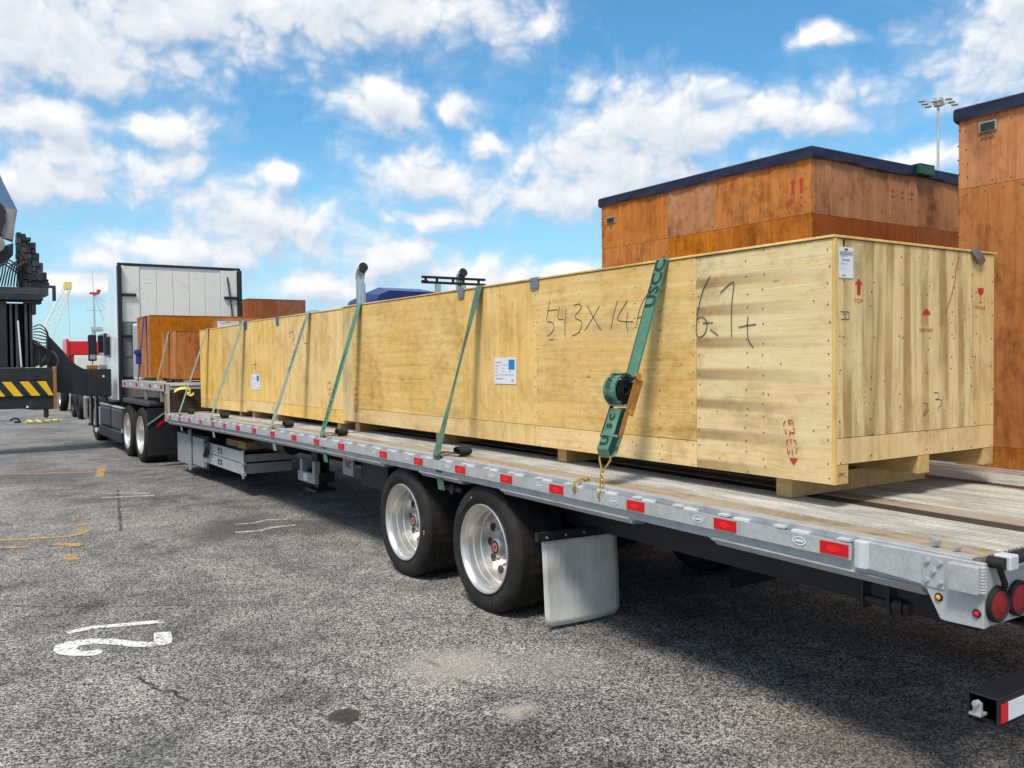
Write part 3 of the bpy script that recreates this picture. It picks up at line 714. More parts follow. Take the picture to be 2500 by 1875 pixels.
for y in YW:
    wl = make_wheel(TR, 3.155, y, 1)
    make_wheel(TR, 5.645, y, -1, simple_=True)
    MB().cyl((3.6, y, ZC), (5.2, y, ZC), .065, 16).build('axle', 'dark_steel', TR)
    mb = MB(); mb.beam((3.86, y+.45, .60), (3.86, y-.1, .42), .08, .12); mb.beam((4.94, y+.45, .60), (4.94, y-.1, .42), .08, .12); mb.cyl((3.86, y-.18, .42), (3.86, y-.18, .62), .11, 16); mb.cyl((4.94, y-.18, .42), (4.94, y-.18, .62), .11, 16); mb.build('suspension_arm', 'dark_steel', TR)
    # paint mark on the side wall
    a = 1.18 if y < 6 else 3.15
    mb = MB(); pts = [(3.1505, y+cos(a+da)*rr, ZC+sin(a+da)*rr) for da, rr in ((0, .374), (.035, .374), (.035, .366), (0, .366))] if y < 6 else [(3.1505, y+cos(a+da)*rr, ZC+sin(a+da)*rr) for da, rr in ((0, .405), (.09, .405), (.09, .398), (0, .398))]
    mb.poly(pts); mb.build('side_wall_mark', 'white_lens', wl, org=(3.155, y, ZC))
# winch behind the loose strap between the wheels, brake chamber
mb = MB(); mb.cyl((3.17, 5.62, .80), (3.30, 5.62, .80), .035, 16); mb.cyl((3.20, 5.50, .80), (3.20, 5.74, .80), .020, 12); mb.build('strap_winch', 'dark_steel', TR, smooth=True)
# mud flap and its bracket
mb = MB(); mb.beam((3.15, 4.50, .628), (4.02, 4.50, .610), .035, .060); mb.build('flap_bracket', 'black', TR, .004)
for i in range(4): MB().cyl((3.22+i*.15, 4.478, .622), (3.22+i*.15, 4.484, .622), .008, 8).build('bolt', 'galv', TR)
mb = MB(); nx, nz = 14, 14; vs = []
for j in range(nz+1):
    for i in range(nx+1):
        u, v = i/nx, j/nz; xx = 3.20+.615*u; zz = .60-.575*v
        if j == nz and i in (0, nx): xx += .03*(1 if i == 0 else -1)
        if j == nz and i in (0, nx): zz += .012
        vs.append((xx+.050*v, 4.515+.012*sin(u*5+v*2)*v+.02*v, zz))
mb.add(vs, [(j*(nx+1)+i, j*(nx+1)+i+1, (j+1)*(nx+1)+i+1, (j+1)*(nx+1)+i) for j in range(nz) for i in range(nx)])
fo = mb.build('mud_flap', 'flap', TR, smooth=True); sm = fo.modifiers.new('thick', 'SOLIDIFY'); sm.thickness = .008
MB().box(4.93, 5.6, 4.50, 4.508, .03, .6).build('mud_flap', 'black', TR)
# landing leg with white shoe box, sign plate, folded ramps
mb = MB()
for y in (8.98, 9.36): mb.box(3.385, 3.45, y, y+.07, .545, .68)
mb.build('landing_leg_bracket', 'steel_grey', TR, .003)
MB().box(3.38, 3.43, 8.965, 9.49, .435, .545).build('landing_shoe', 'steel_grey', TR, .006)
MB().box(3.431, 3.62, 8.99, 9.46, .44, .55).build('shoe_housing', 'dark_steel', TR, .004)
mb = MB(); mb.box(3.377, 3.3795, 9.19, 9.30, .455, .53); mb.build('paper_tag', 'paper', TR)
mb = MB()
for a, b_, c_ in ((9.205, 9.24, .515), (9.25, 9.285, .505), (9.21, 9.275, .48), (9.21, 9.26, .465)): mb.box(3.3755, 3.3765, a, b_, c_, c_+.008)
mb.build('tag_print', 'grey_print', TR, kind='stuff')
for xx in (3.47, 5.05):
    mb = MB(); mb.box(xx, xx+.14, 9.12, 9.30, .56, .95); mb.box(xx+.02, xx+.12, 9.14, 9.28, .36, .56); mb.build('landing_leg', 'dark_steel', TR, .004)
    MB().box(xx-.05, xx+.19, 9.05, 9.37, .33, .36).build('landing_foot', 'dark_steel', TR, .004)
MB().beam((3.6, 9.21, .75), (5.1, 9.21, .75), .04, .04).build('leg_cross_shaft', 'dark_steel', TR)
MB().box(3.39, 3.41, 7.955, 8.21, .630, .835).build('sign_plate', 'steel_grey', TR, .003)
mb = MB(); text_mb(mb, 'HC', .10, (3.388, 8.07, .735), (0, -1, 0), (0, 0, 1), bold=.003); mb.build('sign_lettering', 'ink', TR)
mb = MB(); mb.box(3.45, 3.9, 7.3, 7.9, .55, .82); mb.build('air_tank_box', 'dark_steel', TR, .01)
mb = MB(); mb.cyl((3.55, 10.1, .78), (3.55, 11.2, .78), .13, 24); mb.build('air_tank', 'dark_steel', TR, smooth=True)
MB().box(3.29, 3.34, 14.03, 14.90, .17, .64).build('tool_box_panel', 'steel_grey', TR, .004)
MB().box(3.30, 3.35, 13.30, 13.99, .20, .63).build('tool_box_panel', 'steel_grey', TR, .004)
mb = MB(); mb.box(3.27, 3.29, 13.95, 14.06, .12, .70); mb.box(3.26, 3.30, 13.98, 14.03, .10, .74); mb.build('box_post', 'steel_grey', TR, .003)
MB().box(3.351, 4.6, 13.2, 14.8, .17, .66).build('tool_box', 'dark_steel', TR)
for z0, z1, y1 in ((.452, .600, 13.06), (.298, .440, 13.25)):
    p = MB(); p.box(3.30, 3.325, 11.34, y1, z0, z1); o = p.build('folded_ramp', 'galv', TR, .004)
    p = MB(); p.box(3.327, 3.96, 11.335, 11.36, z0+.01, z1-.04 if z0 > .4 else z1); p.build('ramp_edge', 'steel_grey', o, .003)
    p = MB(); p.box(3.293, 3.300, 12.30, 12.48, z0+.04, z1-.03); p.build('hand_slot', 'black', o)
    p = MB()
    p.box(3.289, 3.2925, 12.33, 12.36, z0+.045, z1-.035); p.box(3.289, 3.2925, 12.36, 12.44, z0+.06, z0+.075); p.build('slot_latch', 'galv', o)
    p = MB(); p.box(3.33, 3.97, 11.37, 12.9, z0, z0+.012); p.box(3.33, 3.97, 11.37, 12.9, z1-.012, z1); p.build('ramp_skin', 'dark_steel', o)
mb = MB(); mb.cyl((3.31, 11.325, .25), (3.31, 11.325, .62), .018, 10); mb.box(3.285, 3.335, 11.29, 11.33, .285, .33); mb.box(3.285, 3.335, 11.29, 11.33, .43, .46); mb.build('ramp_hinge', 'galv', TR)
for q in range(4): MB().box(3.30, 3.36, 12.98+q*.02, 13.22, .43+q*.035, .445+q*.035).build('shelf_bracket', 'galv', TR)
mb = MB(); mb.tube(smooth_path([(3.27, 13.05, .60), (3.25, 12.9, .56), (3.25, 13.0, .44), (3.27, 13.15, .40)]), .022, 8); mb.tube(smooth_path([(3.26, 12.85, .60), (3.25, 12.78, .52), (3.25, 12.9, .42), (3.27, 13.1, .38)]), .018, 8); mb.build('cable_bundle', 'strap_dark', TR, smooth=True)
mb = MB(); mb.box(3.40, 3.9, 11.5, 11.9, .605, .70); mb.build('dunnage_block', 'timber_dirty', TR, .003)
mb = MB(); mb.box(3.42, 3.95, 12.0, 12.5, .605, .69); mb.build('dunnage_block', 'timber_dirty', TR, .003)
# upper deck (the neck)
zu = lambda y: 1.440
UY0, UY1 = 14.8, 18.7
for a, b_ in ((3.20, 3.62), (3.625, 4.05), (4.055, 4.48), (4.485, 4.91), (4.915, 5.60)): floor_plank(a, b_, UY0, UY1, zu)
MB().box(3.10, 3.195, UY0, UY1, 1.30, 1.44).build('upper_side_sill', 'alu', TR, .004)
MB().box(5.605, 5.70, UY0, UY1, 1.30, 1.44).build('upper_side_sill', 'alu', TR, .004)
for i, y in enumerate((15.1, 15.55, 16.0, 16.7, 17.2, 17.8, 18.4)):
    MB().box(3.094, 3.0995, y-.07, y+.07, 1.345, 1.40).build('reflector', 'red_lens' if i % 2 == 0 else 'white_lens', TR)
MB().box(3.12, 5.68, UY0-.03, UY0, 1.395, 1.44).build('neck_header', 'alu_bright', TR, .003)
MB().box(3.13, 5.67, UY0-.025, UY0, 1.335, 1.36).build('neck_header', 'alu', TR, .003)
for i in range(6):
    z = .975+i*.058; MB().box(3.16, 5.64, UY0-.02, UY0, z, z+.052).build('bulkhead_slat', 'track', TR, .002)
MB().box(3.10, 3.155, UY0-.04, UY0+.10, .82, 1.43).build('neck_post', 'alu_side', TR, .004)
MB().box(5.645, 5.70, UY0-.04, UY0+.10, .82, 1.43).build('neck_post', 'alu_side', TR, .004)
for x0 in (3.8, 4.87): MB().box(x0, x0+.13, UY0+.01, UY1, 1.06, 1.29).build('neck_beam', 'dark_steel', TR)
MB().box(3.25, 5.55, 14.9, 15.35, .95, 1.28).build('neck_box', 'dark_steel', TR)
for y in (15.2, 16.5): MB().box(3.11, 3.15, y, y+.05, 1.12, 1.30).build('chain_drop', 'steel_grey', TR)

# ---------------------------------------------------------------- crates
def nails(par, pts, face, pos, r=.0045, name='nail_head'):
    mb = MB()
    for u, v in pts:
        c = [(cos(a)*r, sin(a)*r) for a in (0, 1.05, 2.1, 3.14, 4.19, 5.24)]
        if face == 'x': mb.poly([(pos, u+p, v+q) for p, q in c])
        else: mb.poly([(u+p, pos, v+q) for p, q in c][::-1])
    return mb.build(name, 'nail', par, kind='stuff')
def skid(par, x0, x1, y, z0, z1, m='timber'): MB().box(x0, x1, y-.05, y+.05, z0, z1).build('skid', m, par, .003)
def crate(name, loc, label, cat='crate', group=None): return root(name, loc, label, cat, group)
def side_panels(par, xf, ys, z0, z1, zsplit, mats, sgn=-1, th=.014):
    """plywood sheets on an X face; ys = seams from near to far"""
    for i, (a, b_) in enumerate(zip(ys[:-1], ys[1:])):
        mm = mats[i % len(mats)]; x0, x1 = (xf, xf+th) if sgn < 0 else (xf-th, xf)
        off = (i % 2)*.0015
        zz = zsplit if isinstance(zsplit, (int, float)) else (zsplit or {}).get(i)
        if zz:
            MB().box(x0-off, x1, a+.0012, b_-.0012, zz+.0015, z1).build('panel', mm, par, .0012)
            MB().box(x0-off, x1, a+.0012, b_-.0012, z0, zz-.0015).build('panel', mm, par, .0012)
        else: MB().box(x0-off, x1, a+.0012, b_-.0012, z0, z1).build('panel', mm, par, .0012)
# crate nearest the camera
CA = crate('plywood_crate', (4.27, 5.58, 1.03), 'largest pale yellow plywood crate at the rear of the trailer, marked 543x146 and 6.1t', group='yellow plywood crates in a row on the trailer')
xa, xb, ya, yb, zb, zt_ = 3.55, 4.99, 2.60, 8.56, 1.142, 2.312
side_panels(CA, xa, [ya+.012, 3.495, 5.047, 6.07, 8.30, yb], zb, zt_, {1: 1.287, 2: 1.287, 3: 1.28}, ['ply_band', 'ply_h', 'ply_v', 'ply_h', 'ply_v'])
side_panels(CA, xb, [ya+.012, 5.04, 7.48, yb], zb+.09, zt_, {}, ['ply_v'], 1)
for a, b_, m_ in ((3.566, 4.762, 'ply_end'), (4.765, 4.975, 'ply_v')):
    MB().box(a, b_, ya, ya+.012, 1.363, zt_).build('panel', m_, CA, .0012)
MB().box(3.566, 4.975, ya, ya+.012, 1.236, 1.360).build('panel', 'ply_v', CA, .0012)
MB().box(xa-.001, xa+.014, ya-.004, ya+.011, zb, zt_+.002).build('corner_edge', 'ply_v', CA)
MB().box(xa+.02, xb-.02, yb-.014, yb, zb+.09, zt_).build('panel', 'ply_v', CA)
for i, (a, b_) in enumerate(((ya-.006, 5.02), (5.025, 7.45), (7.455, yb))): MB().box(xa-.008, xb+.008, a, b_, zt_+.004, zt_+.016).build('lid_panel', 'ply_h', CA, .002)
MB().box(xa+.02, xb-.02, ya+.016, yb-.016, 1.24, 1.26).build('crate_floor', 'timber_dirty', CA)
for x0, x1 in ((xa+.016, 3.66), (4.245, 4.345), (4.87, 4.975)): MB().box(x0, x1, ya+.001, yb-.01, 1.140, 1.234).build('runner', 'timber', CA, .003)
for y in (2.985, 4.85, 6.62, 8.36): skid(CA, 3.66 if y < 3 else 3.62, 4.86, y, zd(y), 1.138, 'timber')
mb = MB()
text_mb(mb, 'IPPC', .03, (3.61, ya-.0005, 1.185), (1, 0, 0), (0, 0, 1)); mb.build('runner_stamp', 'pencil', CA)
XF = xa-.0035; onx = lambda u, v: (XF, u, v); YF = ya-.0012; ony = lambda u, v: (u, YF, v)
H1 = [[(4.877, 2.157), (4.89, 2.119), (4.918, 2.029)], [(4.908, 2.09), (4.787, 2.093)], [(4.909, 2.018), (4.848, 2.005), (4.832, 1.979), (4.849, 1.944), (4.911, 1.914)], [(4.893, 1.89), (4.833, 1.891)], [(4.762, 2.114), (4.783, 2.063), (4.776, 2.028), (4.721, 2.025)], [(4.687, 2.093), (4.705, 1.999), (4.706, 1.908)], [(4.611, 2.111), (4.55, 2.115), (4.527, 2.089), (4.599, 2.034), (4.528, 2.002), (4.528, 1.963), (4.568, 1.925), (4.629, 1.91)], [(4.464, 2.1), (4.404, 2.025), (4.327, 1.935)], [(4.339, 2.09), (4.412, 2.016), (4.489, 1.94)], [(4.162, 2.115), (4.198, 2.034), (4.228, 1.943)], [(4.065, 2.109), (4.114, 2.066), (4.163, 1.995), (4.019, 1.978)], [(4.068, 2.037), (4.08, 1.965), (4.067, 1.919)], [(3.885, 2.141), (3.945, 2.075), (3.982, 1.987), (3.985, 1.943)], [(3.982, 1.996), (3.945, 2.005)]]
H2 = [[(3.387, 2.203), (3.443, 2.12), (3.477, 2.024), (3.489, 1.951), (3.493, 1.91), (3.478, 1.872), (3.444, 1.875), (3.416, 1.907), (3.413, 1.947), (3.433, 1.973), (3.46, 1.98), (3.486, 1.969)], [(3.444, 1.945), (3.367, 1.945)], [(3.389, 1.91), (3.329, 1.873)], [(3.312, 2.103), (3.27, 2.132), (3.223, 2.154), (3.22, 2.12), (3.234, 2.019), (3.235, 1.863)], [(3.185, 1.913), (3.128, 1.92), (3.067, 1.924)], [(3.122, 1.968), (3.126, 1.905), (3.118, 1.842), (3.086, 1.805)]]
def smooth2(q): return [(p.x, p.y) for p in smooth_path([(a, b_, 0) for a, b_ in q], 4)] if len(q) > 2 else q
for q, wd_, lab in ((H1, .0054, 'handwritten dimensions 543x146'), (H2, .0060, 'handwritten weight 6.1t')):
    mb = MB()
    for s_ in q: mb.stroke(smooth2(s_), onx, wd_)
    mb.build('handwriting', 'pencil', CA, label=lab, kind='stuff')
ST = [[(2.88, 1.433), (2.891, 1.426), (2.893, 1.406)], [(2.864, 1.441), (2.864, 1.422)], [(2.864, 1.435), (2.844, 1.44), (2.835, 1.426), (2.835, 1.413)], [(2.862, 1.422), (2.844, 1.423)], [(2.884, 1.393), (2.882, 1.375), (2.873, 1.368)], [(2.855, 1.388), (2.855, 1.362)], [(2.855, 1.377), (2.835, 1.378)], [(2.839, 1.4), (2.828, 1.397), (2.828, 1.38), (2.841, 1.372)], [(2.864, 1.343), (2.873, 1.335), (2.875, 1.312)], [(2.851, 1.347), (2.848, 1.323)], [(2.835, 1.343), (2.821, 1.338), (2.819, 1.318)], [(2.871, 1.298), (2.869, 1.277), (2.86, 1.269)], [(2.842, 1.294), (2.838, 1.265)], [(2.815, 1.304), (2.813, 1.287), (2.821, 1.278)]]
mb = MB()
for q in ST: mb.stroke(q, onx, .0055)
mb.poly([onx(u, v) for u, v in ((2.86, 1.250), (2.806, 1.252), (2.832, 1.217))]); mb.build('sling_stamp', 'stencil', CA)
def label_sheet(par, face, u0, u1, v0, v1, pos, blue, name='paper_label'):
    pl = (lambda u, v, d: (pos-d, u, v)) if face == 'x' else (lambda u, v, d: (u, pos-d, v))
    q = lambda a, b_, c_, d_, dd: [pl(u0+(u1-u0)*a, v0+(v1-v0)*b_, dd), pl(u0+(u1-u0)*c_, v0+(v1-v0)*b_, dd), pl(u0+(u1-u0)*c_, v0+(v1-v0)*d_, dd), pl(u0+(u1-u0)*a, v0+(v1-v0)*d_, dd)]
    vs0 = q(0, 0, 1, 1, .0015)
    o = MB().poly(vs0).build(name, 'paper', par); sm = o.modifiers.new('t', 'SOLIDIFY'); sm.thickness = .0006
    mb = MB(); mb.mi = 0
    if blue:
        mb.poly(q(.66, .55, .93, .92, .003)); mb.mi = 1
        for (a, b_, c_, h) in ((.05, .80, .33, .03), (.05, .68, .24, .025), (.36, .71, .62, .018), (.05, .56, .16, .02), (.36, .59, .48, .015), (.05, .44, .16, .02), (.36, .46, .48, .015), (.66, .46, .78, .015), (.05, .31, .16, .02), (.25, .34, .9, .018), (.08, .18, .4, .035), (.78, .10, .88, .07)): mb.poly(q(a, b_, c_, b_+h, .003))
        mb.build('label_print', ['blue_print', 'grey_print'], o)
    else:
        mb.mi = 1; mb.poly(q(.38, .90, .62, .95, .003)); mb.mi = 0
        for (a, b_, c_, h) in ((.06, .76, .94, .10), (.08, .71, .6, .018), (.15, .65, .35, .012), (.2, .57, .75, .04), (.1, .51, .3, .01), (.12, .45, .6, .014), (.12, .39, .25, .012), (.1, .30, .5, .008), (.2, .07, .45, .035)): mb.poly(q(a, b_, c_, b_+h, .003))
        mb.build('label_print', ['grey_print', 'ink'], o)
    return o
label_sheet(CA, 'x', 5.596, 5.298, 1.575, 1.772, XF+.0005, True)
label_sheet(CA, 'y', 3.581, 3.691, 2.127, 2.274, YF, False)
mb = MB(); mb.poly([ony(u, v) for u, v in [(3.737, 2.13), (3.769, 2.101), (3.751, 2.101), (3.751, 2.05), (3.724, 2.05), (3.724, 2.101), (3.706, 2.101)]][::-1])
text_mb(mb, 'TOP', .030, (3.733, YF, 2.019), (1.25, 0, 0), (0, 0, 1)); mb.build('top_stamp', 'stencil', CA)
mb = MB(); mb.poly([ony(u, v) for u, v in [(4.273, 1.966), (4.284, 1.983), (4.31, 1.999), (4.338, 1.983), (4.35, 1.966)]][::-1]); mb.stroke([(4.312, 1.966), (4.312, 1.920), (4.300, 1.914)], ony, .004)
text_mb(mb, 'KEEP DRY', .026, (4.31, YF, 1.884), (1.1, 0, 0), (0, 0, 1)); mb.build('keep_dry_stamp', 'stencil', CA)
mb = MB(); mb.poly([ony(u, v) for u, v in [(4.803, 2.124), (4.866, 2.124), (4.862, 2.099), (4.840, 2.084), (4.830, 2.084), (4.808, 2.098)]]); mb.stroke([(4.835, 2.086), (4.835, 2.046)], ony, .004); mb.stroke([(4.818, 2.045), (4.853, 2.045)], ony, .004)
text_mb(mb, 'FRAGILE', .026, (4.83, YF, 2.015), (1.05, 0, 0), (0, 0, 1)); mb.build('fragile_stamp', 'stencil', CA)
mb = MB(); mb.stroke([(4.617, 2.288), (4.591, 2.229), (4.579, 2.164), (4.538, 2.061), (4.486, 1.972)], ony, .005); mb.build('red_mark', 'stencil', CA)
mb = MB()
for q in [[(4.287, 1.506), (4.323, 1.5), (4.318, 1.478), (4.292, 1.452), (4.287, 1.438), (4.328, 1.464)], [(4.378, 1.557), (4.418, 1.556), (4.423, 1.528), (4.394, 1.52), (4.443, 1.519), (4.456, 1.495), (4.419, 1.474), (4.43, 1.457)]]: mb.stroke(smooth2(q), ony, .0035)
mb.build('handwriting', 'pencil', CA, label='handwritten 2 3 on the crate end')
mb = MB()
for q in ([(3.595, 1.966), (3.661, 1.966)], [(3.661, 1.966), (3.661, 1.930)], [(3.661, 1.93), (3.60, 1.93)], [(3.61, 1.955), (3.645, 1.955)], [(3.625, 1.945), (3.64, 1.935)]): mb.stroke(q, ony, .004)
mb.build('treatment_stamp', 'pencil', CA)
# tape scraps over the top edge
def tape(par, y, x, z, m_, w_=.10, h=.07):
    MB().box(x-.0045, x-.002, y-w_/2, y+w_/2, z-h, z).box(x-.0045, x+.05, y-w_/2, y+w_/2, z+.0005, z+.0030).build('edge_tape', m_, par)
tape(CA, 5.05, xa-.008, zt_+.017, 'grey_tape', .10, .075); tape(CA, 6.08, xa-.008, zt_+.017, 'grey_tape', .09, .075)
mb = MB(); mb.ribbon([(4.735, ya-.012, zt_+.018), (4.76, ya-.02, 2.31), (4.80, ya-.02, 2.285), (4.845, ya-.012, 2.262)], [Vector((.02, 0, .01)), Vector((.022, .0, .018)), Vector((.020, 0, .02)), Vector((.018, 0, .016))], .004); mb.build('edge_tape', 'grey_tape', CA, smooth=True)
# nails of the near crate
rn = random.Random(3); pts = []
for z in [1.17+.085*i for i in range(14)]:
    for y in (2.63, 3.47, 3.52): pts.append((y+rn.uniform(-.008, .008), z+rn.uniform(-.02, .02)))
    for y in (3.02, 3.13, 4.0, 4.55): pts.append((y+rn.uniform(-.008, .008), z+rn.uniform(-.03, .03)))
for y in (3.78, 3.80, 5.03, 5.06, 5.5, 6.05, 6.09, 6.6, 7.1, 7.65, 8.1, 8.5):
    for z in [1.17+.095*i for i in range(12)]: pts.append((y+rn.uniform(-.012, .012), z+rn.uniform(-.03, .03)))
for _ in range(60): pts.append((rn.uniform(2.7, 8.4), rn.uniform(1.16, 2.28)))
nails(CA, pts, 'x', XF+.0008)
pts = []
for z in [1.27+.10*i for i in range(11)]:
    for x in (3.60, 3.84, 4.08, 4.32, 4.55, 4.74, 4.79, 4.955):
        if rn.random() < .62: pts.append((x+rn.uniform(-.01, .01), z+rn.uniform(-.03, .03)))
for x in (3.60, 3.84, 4.08, 4.32, 4.55): pts += [(x+.02, 2.115), (x+.02, 1.845)]
nails(CA, pts, 'y', YF+.0003, .0055)
# second and third crate
CB = crate('plywood_crate', (4.27, 10.3, 1.0), 'middle yellow plywood crate on the trailer with the smaller white label and blue tapes', group='yellow plywood crates in a row on the trailer')
xa2, xb2 = 3.56, 4.98
side_panels(CB, xa2, [8.575, 10.55, 11.98], 1.105, 2.300, 1.245, ['ply_v', 'ply_v'])
side_panels(CB, xb2, [8.575, 10.55, 11.98], 1.105, 2.300, None, ['ply_v'], 1)
for y0, y1 in ((8.575, 8.589), (11.966, 11.98)): MB().box(xa2+.016, xb2-.016, y0, y1, 1.105, 2.30).build('panel', 'ply_v', CB)
MB().box(xa2-.006, xb2+.006, 8.57, 11.985, 2.302, 2.314).build('lid_panel', 'ply_h', CB, .002)
for x0 in (3.58, 4.22, 4.86): MB().box(x0, x0+.1, 8.60, 11.96, 1.107, 1.19).build('runner', 'timber', CB)
for y in (8.80, 10.85, 11.80): skid(CB, 3.60, 4.86, y, zd(y), 1.103)
label_sheet(CB, 'x', 11.734, 11.373, 1.40, 1.600, xa2-.002, True)
def stamp_small(par, y, z, m_='stencil_faint', k=1.0, xf=xa2):
    mb = MB()
    for q in ST: mb.stroke([(y+(u-2.85)*k*1.2, z+(v-1.33)*k) for u, v in q], lambda u, v: (xf-.0035, u, v), .007)
    mb.poly([(xf-.0035, y+.03, z-.09), (xf-.0035, y-.03, z-.09), (xf-.0035, y, z-.13)]); mb.build('sling_stamp', m_, par)
stamp_small(CB, 8.95, 1.40, k=1.3); stamp_small(CA, 8.22, 1.36, 'stencil_faint', 1.2, xa)
mb = MB(); mb.stroke([(11.55, 1.66), (11.55, 1.80)], lambda u, v: (xa2-.0035, u, v), .02); mb.stroke([(11.62, 1.73), (11.48, 1.73)], lambda u, v: (xa2-.0035, u, v), .012); mb.build('red_mark', 'stencil_faint', CB)
tape(CB, 10.62, xa2-.006, 2.315, 'blue_tape', .10, .10); tape(CB, 11.93, xa2-.006, 2.315, 'blue_tape', .10, .10)
pts = []
for y in (8.60, 8.95, 9.3, 9.75, 10.2, 10.53, 10.58, 11.0, 11.5, 11.95):
    for z in [1.14+.10*i for i in range(12)]: pts.append((y+rn.uniform(-.02, .02), z+rn.uniform(-.03, .03)))
nails(CB, pts, 'x', xa2-.003, .006)
mb = MB()
for q in ([(10.2, 2.1), (10.08, 2.12), (10.02, 2.05), (10.10, 1.99), (10.0, 1.93), (10.1, 1.86)], [(9.9, 2.1), (9.86, 1.9)], [(9.75, 2.12), (9.70, 1.98), (9.6, 1.97)], [(9.62, 2.1), (9.64, 1.86)]): mb.stroke(smooth2(q), lambda u, v: (xa2-.0035, u, v), .006)
mb.build('handwriting', 'pencil', CB, label='faint handwritten figures')
CC = crate('plywood_crate', (4.27, 12.05, 1.04), 'farthest yellow plywood crate of the row, below the step of the trailer', group='yellow plywood crates in a row on the trailer')
side_panels(CC, xa2, [11.99, 13.15, 14.42], 1.075, 2.285, 1.215, ['ply_v', 'ply_v'])
side_panels(CC, xb2, [11.99, 13.15, 14.42], 1.075, 2.285, None, ['ply_v'], 1)
for y0, y1 in ((11.99, 12.0), (14.41, 14.42)): MB().box(xa2+.016, xb2-.016, y0, y1, 1.075, 2.285).build('panel', 'ply_v', CC)
MB().box(xa2-.006, xb2+.006, 11.985, 14.425, 2.287, 2.299).build('lid_panel', 'ply_h', CC, .002)
for y in (12.4, 13.6): skid(CC, 3.60, 4.86, y, zd(y)+.01, 1.073)
CC.rotation_euler.x = radians(-.55)
# red-brown crates on the upper deck
def red_crate(name, loc, label, x0, x1, y0, y1, z0, z1, m_='red_v', batten=True, xs=(), group='small red-brown plywood crates'):
    c = crate(name, loc, label, group=group)
    ex = [x0+.014]+list(xs)+[x1-.014]
    for i, (a, b_) in enumerate(zip(ex[:-1], ex[1:])):
        MB().box(a+.001, b_-.001, y0, y0+.014, z0, z1).build('panel', m_, c, .0015); MB().box(a+.001, b_-.001, y1-.014, y1, z0, z1).build('panel', m_, c, .0015)
    MB().box(x0, x0+.013, y0, y1, z0, z1).build('panel', m_, c, .0015); MB().box(x1-.013, x1, y0, y1, z0, z1).build('panel', m_, c, .0015)
    MB().box(x0-.005, x1+.005, y0-.005, y1+.005, z1+.001, z1+.014).build('lid_panel', 'red_h', c, .002)
    if batten:
        for y in (y0+.02, y1-.12): MB().box(x0-.03, x0-.001, y, y+.10, z0, z1).build('batten', 'red_pale', c, .003)
    for x in (x0+.1, (x0+x1)/2, x1-.2): MB().box(x, x+.1, y0+.01, y1-.01, z0-.06, z0-.001).build('skid', 'timber_dirty', c)
    return c
c1 = red_crate('red_plywood_crate', (4.3, 17.4, 1.44), 'wide red-brown plywood crate behind the white cab with a shipping label', 3.30, 5.35, 16.9, 18.0, 1.501, 2.63, 'red_v', True, (4.4,))
label_sheet(c1, 'y', 4.50, 4.90, 2.43, 2.55, 16.898, False)
mb = MB(); text_mb(mb, '1', .18, (3.45, 16.897, 2.5), (1, 0, 0), (0, 0, 1)); mb.build('stencil_number', 'stencil', c1)
c2 = red_crate('red_plywood_crate', (3.9, 15.5, 1.44), 'small red-brown plywood crate at the rear edge of the upper deck', 3.32, 4.9, 14.95, 15.92, 1.501, 2.275, 'red_v', True)
mb = MB(); text_mb(mb, '2', .12, (3.52, 14.947, 2.16), (1, 0, 0), (0, 0, 1)); mb.build('stencil_number', 'stencil', c2)
GW = root('wrapped_case', (3.9, 18.35, 1.44), 'grey-white wrapped case between the wide red crate and the cab', 'case')
MB().box(3.30, 4.9, 18.06, 18.62, 1.442, 2.55).build('case_body', 'cab_panel', GW, .03); MB().box(3.295, 3.299, 18.1, 18.55, 1.5, 2.5).build('case_side_sheet', 'alu', GW)

